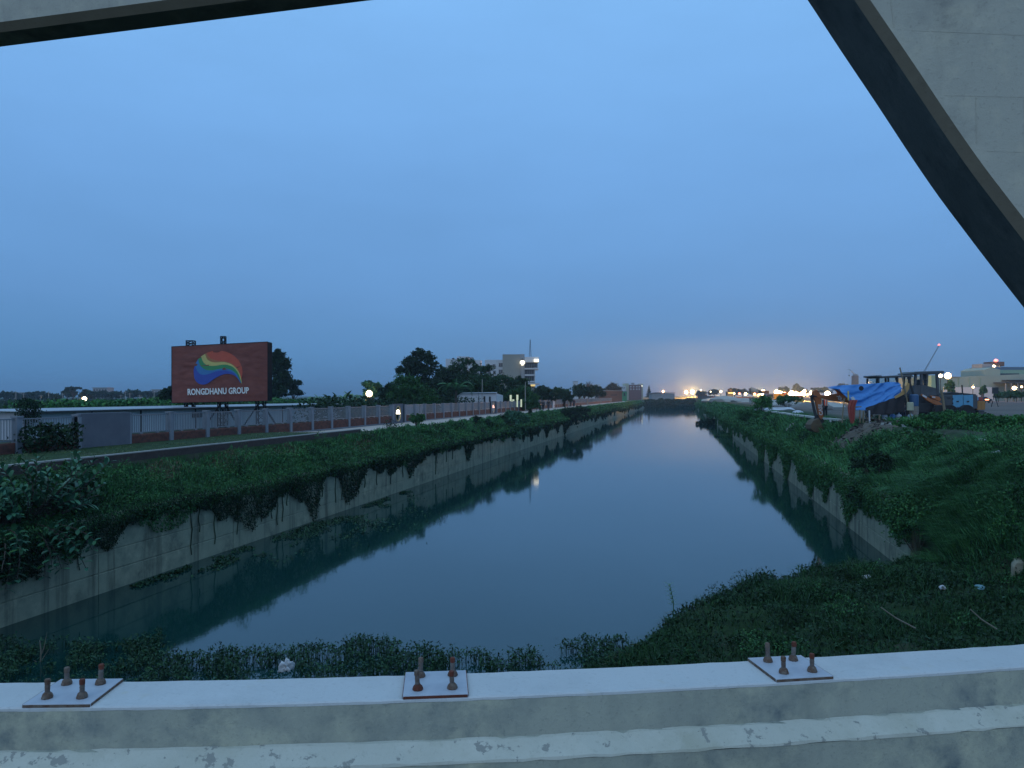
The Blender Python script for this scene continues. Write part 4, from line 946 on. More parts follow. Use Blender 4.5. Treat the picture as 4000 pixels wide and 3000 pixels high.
for i, px in enumerate((62, 92, 160, 190, 245, 472, 489, 507, 545, 602, 636)):
    Z = 300 + 12 * (i % 4); up_ = thing('utility_pole', ['pale utility pole at the far left edge', 'utility pole beside the leftmost house', 'short utility pole before the distant trees', 'utility pole left of the broad flat tree', 'utility pole below the broad flat tree', 'utility pole left of the cross armed pole', 'utility pole with wide cross arm', 'utility pole right of the cross armed pole', 'utility pole in front of the small hazy house', 'utility pole left of the windowed house', 'utility pole nearest the billboard'][i], 'pole', on(px, Z, 3.4), PSI, 'utility poles on the far left')
    H = zat(1528 + 7 * (i % 3), Z) - 3.4; MB().tube([(0,0,-1.2), (0,0,H)], [.16,.11], 6).build('shaft', M_kerb, up_); MB().bx(-.9, .9, -.06, .06, H - .5, H - .38).build('cross_arm', M_kerb, up_)
# ------------------------------------------------------------------ people
M_skin = mat('skin', (0.16, 0.085, 0.055), 0.6); M_hair = mat('hair', (0.012, 0.010, 0.010), 0.6)
M_navy = mat('cloth_navy', (0.025, 0.032, 0.055), 0.9); M_blk = mat('cloth_black', (0.014, 0.015, 0.018), 0.9); M_plum = mat('cloth_maroon', (0.07, 0.015, 0.022), 0.9)
M_hivis = mat('hi_vis_orange', (0.75, 0.10, 0.05), 0.7); M_hivstripe = mat('reflective_stripe', (0.55, 0.50, 0.40), 0.4); M_char = mat('cloth_charcoal', (0.03, 0.032, 0.036), 0.9)
def skin_mesh(name, vs, es, rs, m, parent, sub=1):
    me = bpy.data.meshes.new(name); me.from_pydata(vs, es, [])
    o = bpy.data.objects.new(name, me); COL.objects.link(o)
    md = o.modifiers.new('skin', 'SKIN'); md.use_smooth_shade = True
    for v, r in zip(me.skin_vertices[0].data, rs): v.radius = (r, r) if not isinstance(r, tuple) else r
    me.skin_vertices[0].data[0].use_root = True
    o.modifiers.new('sub', 'SUBSURF').levels = sub; o.modifiers['sub'].render_levels = sub
    dg = bpy.context.evaluated_depsgraph_get(); me2 = bpy.data.meshes.new_from_object(o.evaluated_get(dg)); bpy.data.objects.remove(o)
    me2.name = name; me2.materials.clear(); me2.materials.append(m)
    for p in me2.polygons: p.use_smooth = True
    return link(bpy.data.objects.new(name, me2), parent)
def person(label, loc, rz, H=1.68, top=None, legs=None, stride=0.18, long_top=False, arms=(0.06, -0.06), vest=None, head=0.0):
    """standing or walking figure facing local -y"""
    t = thing('person', label, 'person', loc, rz); k = H / 1.70
    P = lambda x, y, z: (x * k, y * k, z * k)
    s = stride
    sk = [P(0,0,.92), P(0,0,1.12), P(0,-.01,1.36), P(0,-.01,1.47), P(0,-.03+head,1.57), P(0,-.03+head,1.66),
          P(.19,0,1.38), P(.24,arms[0]*1.2,1.12), P(.24,-.06+arms[0]*2,.87), P(.24,-.08+arms[0]*2.2,.78), P(-.19,0,1.38), P(-.24,arms[1]*1.2,1.12), P(-.24,-.06+arms[1]*2,.87), P(-.24,-.08+arms[1]*2.2,.78),
          P(.10,0,.86), P(.10,-s*.6,.48), P(.10,-s,.08), P(.11,-s-.16,.035), P(-.10,0,.86), P(-.10,s*.45,.48), P(-.10,s,.10), P(-.11,s-.14,.04)]
    ed = [(0,1),(1,2),(2,3),(3,4),(4,5),(2,6),(6,7),(7,8),(8,9),(2,10),(10,11),(11,12),(12,13),(0,14),(14,15),(15,16),(16,17),(0,18),(18,19),(19,20),(20,21)]
    rs = [.12,.11,.13,.05,.085,.075,.06,.045,.036,.035,.06,.045,.036,.035,.085,.06,.04,.035,.085,.06,.04,.035]
    skin_mesh('body', sk, ed, [r * k for r in rs], M_skin, t)
    skin_mesh('shirt', [sk[0], sk[1], sk[2], sk[6], sk[7], sk[8], sk[10], sk[11], sk[12]], [(0,1),(1,2),(2,3),(3,4),(4,5),(2,6),(6,7),(7,8)], [(.155*k,.12*k), (.14*k,.115*k), (.155*k,.125*k), .078*k, .06*k, .05*k, .078*k, .06*k, .05*k], top, t)
    if long_top: MB().lathe([(.17*k, 1.15*k), (.19*k, .85*k), (.24*k, .48*k), (.23*k, .47*k)], (0,0,0), 12).build('tunic', top, t, smooth=True)
    skin_mesh('trousers', [sk[0], sk[14], sk[15], sk[16], sk[18], sk[19], sk[20]], [(0,1),(1,2),(2,3),(0,4),(4,5),(5,6)], [.13*k, .105*k, .08*k, .066*k, .105*k, .08*k, .066*k], legs, t)
    skin_mesh('hair', [P(0,.01+head,1.60), P(0,-.01+head,1.67)], [(0,1)], [.088*k, .085*k], M_hair, t)
    if vest:
        MB().lathe([(.165*k, .93*k), (.17*k, 1.0*k), (.165*k, 1.2*k), (.185*k, 1.36*k), (.10*k, 1.46*k)], (0,0,0), 14).build('vest', vest, t, smooth=True)
        MB().bx(-.10*k, -.06*k, -.19*k, .19*k, .95*k, 1.42*k).build('stripe', M_hivstripe, t); MB().bx(.06*k, .10*k, -.19*k, .19*k, .95*k, 1.42*k).build('stripe', M_hivstripe, t)
    return t
def onpath(px, x): 
    Z = x * F0 / math.cos(PSI) / (px - 2656); p = on(px, Z, 0); p.z = float(HT(p.x, p.y)) + 0.012; return p
person('person in a long navy tunic, left of the three walking on the path', onpath(2109, -22.3), R(170), 1.62, M_navy, M_navy, 0.12, True)
person('person in black, middle of the three walking on the path', onpath(2121.5, -22.0), R(185), 1.66, M_blk, M_blk, 0.2, head=.02)
person('person in dark clothes, right of the three walking on the path', onpath(2142.5, -21.6), R(178), 1.72, M_blk, M_navy, 0.16)
person('person in maroon, right of the two far walkers by the fence', onpath(2242, -22.4), R(180), 1.72, M_plum, M_blk, 0.16)
person('dim grey figure, left of the two far walkers by the fence', onpath(2229, -23.2), R(180), 1.6, M_char, M_char, 0.14)

# ------------------------------------------------------------------ right bank: machines and shelter
M_orange = mat('machine_orange', (0.40, 0.125, 0.030), 0.55, col2=(0.25, 0.085, 0.03), scale=2.5, bump=0.15, contrast=1.2)
M_mgrey = mat('machine_grey', (0.075, 0.080, 0.09), 0.6, col2=(0.05, 0.055, 0.06), scale=3, bump=0.15)
M_mdark = mat('machine_black', (0.016, 0.018, 0.022), 0.6, col2=(0.03, 0.032, 0.036), scale=4)
M_mblue = mat('hood_blue', (0.11, 0.33, 0.50), 0.55, col2=(0.08, 0.25, 0.40), scale=4, contrast=1.0)
M_tyre = mat('tyre_rubber', (0.016, 0.016, 0.017), 0.9, bump=0.3, scale=12)
M_cabglass = mat('cab_glass', (0.72, 0.82, 0.78), 0.05, spec=0.5, trans=0.95)
M_wood = mat('bamboo', (0.22, 0.18, 0.11), 0.8, col2=(0.15, 0.12, 0.08), scale=6, stretch=(1,1,.2))
M_tarp = mat('tarp_blue', (0.025, 0.145, 0.42), 0.55, col2=(0.04, 0.20, 0.50), scale=2.5, bump=0.5, bscale=6, contrast=0.8)
M_tarpy = mat('tarp_yellow', (0.42, 0.27, 0.10), 0.7, col2=(0.35, 0.22, 0.09), scale=4, bump=.3)
M_net = mat('dark_net', (0.020, 0.020, 0.026), 0.9, col2=(0.035, 0.033, 0.038), scale=3, bump=.4)
M_redc = mat('red_cloth', (0.25, 0.040, 0.035), 0.85, col2=(0.32, 0.08, 0.06), scale=5, bump=.6)
M_wplast = mat('white_plastic', (0.55, 0.57, 0.60), 0.6, col2=(0.45, 0.47, 0.5), scale=6)
M_jug = mat('jug_plastic', (0.30, 0.36, 0.42), 0.25, col2=(0.22, 0.29, 0.38), scale=5); M_jugb = mat('jug_blue', (0.05, 0.16, 0.38), 0.3)
M_barrel = mat('barrel', (0.26, 0.245, 0.21), 0.7, col2=(0.16, 0.14, 0.12), scale=5, bump=.2); M_barblue = mat('barrel_blue', (0.03, 0.09, 0.20), 0.5)
M_ply = mat('orange_ply', (0.36, 0.19, 0.06), 0.8, col2=(0.24, 0.12, 0.04), scale=2, stretch=(4,4,.6))
MZ = 54.0; MK = MZ / F0; GR = 4.6
def mt(name, label, cat, px, Z=MZ, group=None): return thing(name, label, cat, on(px, Z, GR), PSI, group)
def ml(px, py, c, Z=MZ, y=0.0): return Vector(((px - c) * Z / F0, y, zat(py, Z) - GR))
# --- backhoe loader (c = 3420)
bh = mt('backhoe_loader', 'orange backhoe loader with folded digging arm lettered CASE beside the blue tarp', 'backhoe', 3420)
c = 3420; L = lambda px, py, y=0.0: ml(px, py, c, MZ, y)
def plate(name, pts, w, m, par, y=0.0, bevel=0.02):
    return MB().prism([(L(a, b).x, L(a, b).z) for a, b in pts], y - w/2, y + w/2).build(name, m, par, bevel)
boom = plate('boom', [(3172, 1531), (3178, 1524), (3188, 1523), (3197, 1534), (3203, 1543), (3222, 1545), (3262, 1538), (3290, 1535), (3330, 1550), (3400, 1585), (3400, 1600), (3330, 1578), (3292, 1568), (3270, 1568), (3230, 1561), (3205, 1554), (3196, 1556), (3180, 1548), (3171, 1540)], 0.34, M_orange, bh)
dip = plate('dipper', [(3171, 1534), (3183, 1528), (3198, 1545), (3206, 1556), (3214, 1628), (3206, 1640), (3198, 1630), (3183, 1566), (3172, 1546)], 0.24, M_orange, bh, y=0.0, bevel=.015)
MB().tube([L(3169, 1545), L(3180, 1600), L(3191, 1642)], .10, 8).build('ram', M_mdark, bh)
MB().tube([L(3168, 1547, -.2), L(3186, 1548, -.2)], .05, 6).tube([L(3169, 1545, .0), L(3176, 1548)], .16, 8).build('ram_pivot', M_mdark, bh)
MB().bar(L(3190, 1622), L(3214, 1650), .12, .3).bar(L(3183, 1630), L(3205, 1652), .1, .2).build('bucket_link', M_mdark, bh)
M_bucket = mat('muddy_bucket', (0.13, 0.095, 0.055), 0.9, col2=(0.08, 0.065, 0.045), scale=4, bump=.4)
mb = MB(); prof = [(3188, 1634), (3168, 1642), (3156, 1658), (3158, 1674), (3172, 1686), (3196, 1690), (3210, 1676)]
pts = [L(a, b) for a, b in prof]; inn = [L(a + (3188 - a) * .14, b + (1662 - b) * .14) for a, b in prof]
vs = []; W = .5
for y in (-W, W): vs += [(p.x, y, p.z) for p in pts] + [(p.x, y, p.z) for p in inn]
n = len(pts); fs = []
for i in range(n - 1): fs += [(i, i+1, 2*n+i+1, 2*n+i), (n+i, 3*n+i, 3*n+i+1, n+i+1)]
fs += [tuple(range(n)), tuple(range(2*n, 3*n))][0:1] + [tuple(2*n + i for i in range(n-1, -1, -1))]
for k in range(5): y = -W + .1 + k*.2; mb.bar((pts[-1].x, y, pts[-1].z), (pts[-1].x + .12, y, pts[-1].z + .2), .08)
mb.add(vs, fs).build('bucket', M_bucket, bh)
cu = MB()
for off in (0, 6): cu.tube([L(3236, 1545, -.2), L(3243 + off, 1524, -.25), L(3252 + off, 1520 + off*.4, -.25), L(3260 + off, 1527, -.2), L(3270, 1536, -.2)], .022, 5, False)
cu.tube([L(3188, 1530, -.2), L(3215, 1528, -.22), L(3250, 1534, -.2)], .02, 5, False).build('hose', M_mdark, bh)
plate('swing_post', [(3385, 1560), (3402, 1555), (3402, 1632), (3385, 1632)], .5, M_mdark, bh)
plate('chassis', [(3400, 1568), (3545, 1560), (3580, 1575), (3640, 1578), (3640, 1610), (3400, 1614)], 1.2, M_mdark, bh, .3)
# cab: roof, posts, glazing
plate('cab_roof', [(3403, 1473), (3404, 1467), (3425, 1467), (3430, 1470), (3541, 1464), (3549, 1468), (3548, 1473), (3430, 1478)], 1.9, M_mgrey, bh, .3, .03)
for yy_ in (-.55, 1.15):
    for (a, b) in (((3418, 1477), (3412, 1560)), ((3455, 1476), (3455, 1560)), ((3490, 1474), (3494, 1560)), ((3530, 1472), (3556, 1550))): MB().bar(L(*a, yy_), L(*b, yy_), .10).build('cab_post', M_mdark, bh)
plate('cab_glass', [(3419, 1478), (3453, 1477), (3453, 1530), (3416, 1530)], .02, M_cabglass, bh, 1.12, 0); plate('cab_glass', [(3457, 1477), (3489, 1475), (3491, 1530), (3457, 1530)], .02, M_cabglass, bh, 1.12, 0); plate('cab_glass', [(3493, 1475), (3530, 1473), (3552, 1538), (3497, 1538)], .02, M_cabglass, bh, 1.10, 0)
plate('cab_side', [(3412, 1531), (3556, 1538), (3556, 1562), (3410, 1566)], 1.7, M_mdark, bh, .3)
plate('seat', [(3465, 1512), (3478, 1512), (3480, 1545), (3500, 1545), (3500, 1552), (3466, 1552)], .5, M_mdark, bh, .3)
plate('hood', [(3552, 1538), (3640, 1548), (3646, 1580), (3552, 1580)], .9, M_mdark, bh, .35)
def wheel(par, px, py, rpx, y, w, name='wheel', cc=None, Z=MZ, hub=M_mgrey):
    p = ml(px, py, cc, Z, y); r = rpx * Z / F0
    o = MB().lathe([(r*.6, -w/2), (r*.93, -w/2), (r, -w*.33), (r, w*.33), (r*.93, w/2), (r*.6, w/2)], p, 22, 'Y').build(name, M_tyre, par, smooth=False)
    MB().lathe([(r*.15, -w*.36), (r*.59, -w*.30), (r*.60, w*.3), (r*.15, w*.36)], p, 16, 'Y').build('rim', hub, o)
for yy_ in (-.75, 1.35): wheel(bh, 3520, 1590, 39, yy_, .42, cc=c); wheel(bh, 3645, 1606, 25, yy_, .32, cc=c)
MB().tube([L(3500 + 44*math.cos(a) + 20, 1590 - 44*math.sin(a), -.75) for a in np.linspace(.2, 2.9, 10)], .05, 6).build('mudguard', M_mdark, bh)
arm = plate('loader_arm', [(3582, 1538), (3612, 1556), (3650, 1570), (3660, 1578), (3652, 1586), (3630, 1580), (3600, 1564), (3580, 1546)], .16, M_orange, bh, -.6)
plate('loader_arm', [(3582, 1538), (3612, 1556), (3650, 1570), (3660, 1578), (3652, 1586), (3630, 1580), (3600, 1564), (3580, 1546)], .16, M_orange, bh, 1.2)
plate('arm_plate', [(3584, 1541), (3600, 1549), (3598, 1555), (3582, 1547)], .02, M_bwhite, arm, -.70, 0)
plate('loader_link', [(3614, 1544), (3650, 1550), (3658, 1560), (3652, 1568), (3622, 1556)], .14, M_orange, bh, -.55)
plate('link_mark', [(3622, 1548), (3634, 1550), (3634, 1554), (3622, 1553)], .02, M_bwhite, bh, -.64, 0)
def letter(par, body, px, py, size, ang, y):
    M = Matrix.Translation(L(px, py, y)) @ Matrix.Rotation(R(90), 4, 'X') @ Matrix.Rotation(ang, 4, 'Z')
    return text_mesh('lettering', body, size, M_wplast, par, M, .003, 1.0, .01)
letter(dip, 'CASE', 3203, 1600, .34, R(96), -.127)
letter(boom, 'XN', 3276, 1557, .34, R(-62), -.177)
# --- motor grader behind it
gd = mt('motor_grader', 'dark motor grader with glazed cab and pale blue engine doors on the right bank', 'grader', 3700, 57)
GZc = 57; c2 = 3700; L2 = lambda px, py, y=0.0: ml(px, py, c2, GZc, y)
def plate2(name, pts, w, m, par=gd, y=.6, bevel=.02): return MB().prism([(L2(a, b).x, L2(a, b).z) for a, b in pts], y - w/2, y + w/2).build(name, m, par, bevel)
plate2('cab_roof', [(3546, 1462), (3547, 1457), (3562, 1456), (3564, 1452), (3672, 1449), (3680, 1451), (3679, 1457), (3670, 1461), (3600, 1462)], 1.9, M_mgrey, bevel=.03)
for yy_ in (-.25, 1.45):
    for (a, b, w) in (((3572, 1462), (3566, 1540), .11), ((3592, 1462), (3592, 1540), .16), ((3615, 1461), (3612, 1512), .12), ((3652, 1460), (3656, 1540), .16)): MB().bar(L2(*a, yy_), L2(*b, yy_), w).build('cab_post', M_mgrey, gd)
M_cabglow = mat('cab_glass_back', (0.34, 0.38, 0.30), 0.2)
for (a, b, y0, y1) in ((3574, 1466, 3590, 1505), (3600, 1466, 3612, 1507), (3618, 1464, 3645, 1512)): plate2('cab_glass', [(a, b), (y0, b), (y0, y1), (a, y1)], .02, M_cabglass, y=1.44, bevel=0)
plate2('cab_body', [(3566, 1507), (3600, 1504), (3655, 1518), (3660, 1545), (3566, 1548)], 1.8, M_mgrey)
plate2('console', [(3600, 1482), (3606, 1482), (3606, 1510), (3600, 1510)], .4, M_mdark); plate2('mirror', [(3598, 1482), (3608, 1482), (3608, 1489), (3598, 1489)], .1, M_mdark, y=-.5)
plate2('engine_deck', [(3656, 1538), (3690, 1534), (3720, 1531), (3812, 1540), (3812, 1546), (3656, 1548)], 1.3, M_mdark)
plate2('rear_body', [(3655, 1542), (3814, 1544), (3814, 1596), (3655, 1598)], 1.5, M_mgrey)
for (a, b) in ((3660, 3687), (3690, 3712)):
    d_ = plate2('engine_door', [(a, 1544), (b, 1545), (b, 1592), (a, 1592)], .03, M_mgrey, y=-.17, bevel=.005); plate2('vent', [(a + 4, 1552), (b - 5, 1552), (b - 5, 1559), (a + 4, 1559)], .02, M_mdark, d_, -.19, 0)
for (a, b) in ((3716, 3756), (3758, 3795)):
    d_ = plate2('blue_engine_door', [(a, 1544), (b, 1542), (b, 1590), (a, 1591)], .03, M_mblue, y=-.18, bevel=.005); plate2('handle', [((a+b)/2 - 6, 1566), ((a+b)/2 + 3, 1565), ((a+b)/2 + 3, 1571), ((a+b)/2 - 6, 1571)], .03, M_mdark, d_, -.20, 0)
for py in (1555, 1572): plate2('hinge', [(3712, py), (3718, py), (3718, py + 7), (3712, py + 7)], .05, M_mdark, y=-.18, bevel=0)
plate2('main_frame', [(3570, 1590), (3820, 1594), (3820, 1606), (3570, 1606)], .9, M_mdark)
plate2('rear_plate', [(3813, 1551), (3826, 1551), (3826, 1564), (3813, 1564)], 1.0, mat('pale_blue', (.2,.4,.6), .6)); plate2('rear_lamp_box', [(3827, 1551), (3843, 1552), (3844, 1566), (3827, 1565)], 1.0, M_redc)
plate2('counterweight', [(3814, 1566), (3848, 1567), (3847, 1600), (3816, 1602)], 1.3, M_ply)
MB().tube([L2(3766, 1540, .2), L2(3764, 1504, .2)], .05, 8).build('exhaust', M_mdark, gd)
for px in (3700, 3765): 
    for yy_ in (-.3, 1.6): wheel(gd, px, 1612, 31, yy_, .38, cc=c2, Z=GZc, hub=M_orange)
for yy_ in (-.3, 1.6): wheel(gd, 3600, 1614, 29, yy_, .36, cc=c2, Z=GZc, hub=M_mgrey)
wheel(gd, 3632, 1612, 30, -1.0, .34, cc=c2, Z=GZc)
plate2('blade', [(3650, 1616), (3700, 1612), (3698, 1634), (3650, 1636)], .1, M_mdark, y=-.9)
plate2('tow_disc', [(3826, 1604), (3850, 1603), (3853, 1614), (3845, 1620), (3828, 1618)], .9, M_mgrey)

# --- tarp shelter
TZ = 52.0
ten = mt('tarp_shelter', 'blue tarpaulin shelter on bamboo poles in front of the backhoe loader', 'shelter', 3400, TZ)
def LT(px, py, y=0.0): return ml(px, py, 3400, TZ, y)
# tarp grid: top edge (back) to bottom edge (front, lower), with sag folds
topE = [(3257, 1513), (3300, 1505), (3360, 1502), (3420, 1498), (3470, 1496), (3505, 1491), (3545, 1494)]
botE = [(3262, 1519), (3306, 1560), (3330, 1602), (3372, 1602), (3430, 1588), (3480, 1563), (3512, 1543)]
tu = np.linspace(0, 1, 60); A = np.array(topE, float); B = np.array(botE, float); tt = np.linspace(0, 1, 7)
vs = []; nr = 26
for j in range(nr):
    v = j / (nr - 1)
    for u in tu:
        a = [np.interp(u, tt, A[:, i]) for i in range(2)]; b = [np.interp(u, tt, B[:, i]) for i in range(2)]
        px, py = a[0] + (b[0] - a[0]) * v, a[1] + (b[1] - a[1]) * v
        fold = 1.2 * abs(float(fbm(u * 5 + v * 3.2, v * 2.6 + 4, 4)) - .46) + 0.22 * math.sin(u * 9 + v * 6) * v * (1 - v) * 2
        y = 0.9 - 1.4 * v + fold
        p = LT(px, py + 5 * math.sin(v * 3.14) * (0.4 + math.sin(u * 3.14)), y); vs.append(p * (1 + y / TZ * 0.0))
n = len(tu); fs = [(j*n+i, j*n+i+1, (j+1)*n+i+1, (j+1)*n+i) for j in range(nr-1) for i in range(n-1)]
tarp = MB().add(vs, fs).build('tarpaulin', M_tarp, ten, smooth=True); sd = tarp.modifiers.new('thick', 'SOLIDIFY'); sd.thickness = 0.012
MB().lathe([(.02, -.02), (.16, -.015), (.17, .0), (.02, .02)], LT(3355, 1517, -.35), 9, 'Y').build('tarp_hole', M_net, ten)
yp = [(3518, 1496), (3524, 1500), (3522, 1520), (3512, 1536), (3470, 1557), (3465, 1550), (3492, 1532), (3510, 1510)]
MB().prism([(LT(a, b).x, LT(a, b).z) for a, b in yp], -.98, -.95).build('tarp_lining', M_tarpy, ten)
# dark net hanging below the tarp
vs = []; n1, n2 = 22, 8
for j in range(n2):
    for i in range(n1):
        u, v = i/(n1-1), j/(n2-1); px = 3368 + (3514 - 3368)*u; y0 = np.interp(u, [0,.4,1], [1592, 1572, 1540]); y1 = np.interp(u, [0,.1,.6,1], [1606, 1618, 1619, 1606])
        vs.append(LT(px, y0 + (y1-y0)*v, -.55 + .1*math.sin(u*22+v*2)))
MB().add(vs, [(j*n1+i, j*n1+i+1, (j+1)*n1+i+1, (j+1)*n1+i) for j in range(n2-1) for i in range(n1-1)]).build('net_sheet', M_net, ten, smooth=True)
def pole(pts, r, m=M_wood, par=ten, name='pole', y=-.75): MB().tube([LT(a, b, y) for a, b in pts], r, 7).build(name, m, par)
pole([(3267, 1650), (3270, 1610), (3276, 1555)], .045, y=-.9); pole([(3362, 1675), (3359, 1640), (3358, 1602)], .05, M_wplast, y=-1.4); pole([(3340, 1649), (3339, 1600)], .05); pole([(3352, 1650), (3353, 1605)], .05)
pole([(3483, 1438), (3498, 1500), (3512, 1570), (3530, 1648)], .045, y=-1.1); pole([(3637, 1524), (3645, 1560), (3655, 1643)], .08, y=-1.2, name='post')
pole([(3298, 1527), (3299, 1563)], .05, mat('yellow_strip', (.55,.42,.12), .6), y=-.6, name='yellow_upright')
pole([(3322, 1572), (3318, 1640)], .04); pole([(3312, 1590), (3345, 1588)], .04); pole([(3415, 1646), (3414, 1620)], .05)
MB().box(LT(3518, 1587, -1.25), (.42, .16, .56)).build('notice_can', mat('yellow_can', (.42,.42,.30), .6, col2=(.3,.3,.2), scale=5), ten, bevel=.04)
MB().prism([(LT(a, b).x, LT(a, b).z) for a, b in ((3266, 1518), (3282, 1520), (3296, 1542), (3290, 1545), (3275, 1544))], .1, .14).build('orange_flap', mat('orange_cloth', (.42,.09,.02), .8), ten)
MB().prism([(LT(a, b).x, LT(a, b).z) for a, b in ((3300, 1552), (3310, 1549), (3318, 1558), (3314, 1568), (3307, 1566))], -.9, -.86).build('white_rag', M_wplast, ten)
rc = mt('red_cloth', 'red cloth hanging at the left end of the tarp shelter', 'cloth', 3308, TZ)
vs = []; n1, n2 = 12, 14
for j in range(n2):
    for i in range(n1):
        u, v = i/(n1-1), j/(n2-1); xl = np.interp(v, [0,.3,.7,1], [3294, 3287, 3291, 3298]); xr_ = np.interp(v, [0,.3,.8,1], [3324, 3312, 3312, 3310])
        p = ml(xl + (xr_-xl)*u, 1562 + 90*v, 3308, TZ, -1.0 + .07*math.sin(u*16 + v*3)); vs.append(p)
MB().add(vs, [(j*n1+i, j*n1+i+1, (j+1)*n1+i+1, (j+1)*n1+i) for j in range(n2-1) for i in range(n1-1)]).build('drape', M_redc, rc, smooth=True)
pal = mt('wooden_pallet', 'low wooden pallet bench under the tarp', 'pallet', 3405, TZ); mb = MB()
for k_ in range(5): mb.bx(-.62, .62, -.6 + k_*.2, -.46 + k_*.2, .12, .15)
for x in (-.55, 0, .55): mb.bx(x - .05, x + .05, -.6, .38, 0, .12)
mb.build('boards', mat('old_wood', (.075,.06,.045), .9, col2=(.05,.04,.03), scale=5), pal)
hl = mt('coiled_hose', 'coil of pale hose lying on the pallet under the tarp', 'hose', 3386, TZ); hl.location.z += .15
mb = MB()
for k_ in range(3): mb.tube([(.22*math.cos(a), .05*k_ - .3, .22 + .2*math.sin(a)) for a in np.linspace(0, 6.283, 14)], .03, 6, False)
mb.build('coil', M_wood, hl)
jug_p = [(-.135, 0)]
for i, (px, m, lab, dy) in enumerate(((3456, M_jug, 'clear water jug nearest the pallet, under the tarp', -.2), (3487, M_jugb, 'blue water jug between two clear jugs', -.1), (3511, M_jug, 'clear water jug left of the leaning bamboo', -.25), (3556, M_jug, 'clear water jug in front of the rusty barrel', -.6))):
    j = mt('water_jug', lab, 'jug', px, TZ + dy, 'water jugs under the tarp'); j.location.z = float(HT(j.location.x, j.location.y)) + .01
    MB().lathe([(.16, 0), (.185, .02), (.185, .16), (.175, .18), (.185, .20), (.185, .34), (.15, .42), (.055, .46), (.055, .52)], (0,0,0), 18).build('bottle', m, j, smooth=False); MB().lathe([(.06, .51), (.06, .555)], (0,0,0), 12).build('cap', M_jugb, j)
br = mt('barrel', 'dented grey drum topped with a blue drum beside the shelter', 'barrel', 3571, 53)
MB().lathe([(.28, 0), (.30, .03), (.29, .3), (.305, .33), (.29, .36), (.29, .62), (.305, .65), (.29, .68), (.29, .95), (.27, .97)], (0,0,0), 18).build('drum', M_barrel, br)
b2 = mt('blue_barrel', 'dark blue drum standing on the dented grey drum', 'barrel', 3570, 53); b2.location.z += .98
MB().lathe([(.24, 0), (.29, .04), (.30, .4), (.29, .76), (.2, .82)], (0,0,0), 16).build('drum', M_barblue, b2)
person('worker in an orange hi-vis vest and dark trousers standing behind the digging arm', Vector((on(3223, 62, 0).x, on(3223, 62, 0).y, float(HT(on(3223, 62, 0).x, on(3223, 62, 0).y)))), R(15) + PSI, 1.74, M_char, M_blk, .03, vest=M_hivis)
person('crouching figure seated by the leaning bamboo under the tarp', on(3530, 52.6, GR), R(40), 1.25, M_navy, M_navy, .1)

# concrete drain edge (pale strip) along the bank, in the two visible runs
M_strip = concrete('pale_strip', (0.42, 0.42, 0.38), (0.33, 0.33, 0.30), (0.5, 0.49, 0.44), 0.6, 0, 1.2)
def strip(name, label, cat, pts, z, w, h, m):
    t = thing(name, label, cat); P = []
    for px, py in pts:
        Z = dep(py, z); q = on(px, Z, z); P.append(q)
    vs = []; fs = []
    for i, p in enumerate(P):
        d = (P[min(i+1, len(P)-1)] - P[max(i-1, 0)]).normalized(); s = Vector((d.y, -d.x, 0)) * w/2
        vs += [p - s - Vector((0,0,h)), p + s - Vector((0,0,h)), p + s, p - s]
    for i in range(len(P)-1):
        for k in range(4): fs.append((4*i+k, 4*i+4+k, 4*i+4+(k+1)%4, 4*i+(k+1)%4))
    fs += [(0,1,2,3), tuple(4*(len(P)-1)+k for k in (3,2,1,0))]
    MB().add(vs, fs).build('slab', m, t); return t
strip('drain_edge', 'pale concrete drain edge leading from the white sheets to the shelter', 'kerb', [(2960, 1598), (3030, 1607), (3100, 1617), (3180, 1627), (3290, 1638)], 4.62, .5, .14, M_strip)
strip('drain_edge', 'pale concrete drain edge in front of the water jugs', 'kerb', [(3455, 1651), (3500, 1654), (3550, 1658), (3592, 1663)], 4.62, .5, .14, M_strip)
# white plastic sheets and sacks
def lump(name, label, cat, p, d, m, rz=0, amp=.25, group=None):
    t = thing(name, label, cat, p, rz, group); bm = bmesh.new(); bmesh.ops.create_icosphere(bm, subdivisions=4 if cat == 'bag' else (3 if amp < .45 else 2), radius=1)
    o = random.uniform(0, 40)
    for v in bm.verts:
        k_ = 1 + amp * (float(fbm(v.co.x*2.3 + o, v.co.y*2.3 + v.co.z*1.7, 3)) - .45) * 2.6; v.co = Vector((v.co.x*d[0]*k_, v.co.y*d[1]*k_, max(v.co.z, -.35 if name != 'soil_mound' else -3)*d[2]*k_))
    me = bpy.data.meshes.new(name); bm.to_mesh(me); bm.free(); me.materials.append(m); (me.shade_smooth() if amp < .45 or cat == 'bag' else None)
    link(bpy.data.objects.new('skin' if cat in ('bag', 'sack') else 'body', me), t); return t
def gp(px, py, z=None, lift=0.0):
    """ground point under photo position, found by marching the view ray onto the terrain"""
    Zs = np.linspace(14, 130, 1400); P = [at(px, py, Z) for Z in (14, 130)]
    xs = P[0].x + (P[1].x-P[0].x)*(Zs-14)/116; ys_ = P[0].y + (P[1].y-P[0].y)*(Zs-14)/116; zs = P[0].z + (P[1].z-P[0].z)*(Zs-14)/116
    h = HT(xs, ys_); k = np.argmax(zs < h) if (zs < h).any() else len(Zs)-1
    return Vector((xs[k], ys_[k], h[k] + lift))
M_wsheet = mat('white_sheet', (0.50, 0.54, 0.60), 0.45, col2=(0.38, 0.42, 0.47), scale=3, bump=.5)
lump('plastic_sheet', 'crumpled white plastic sheet spread along the drain edge', 'sheet', on(3045, 92, 4.6), (2.6, 1.4, .35), M_wsheet, .3, .5)
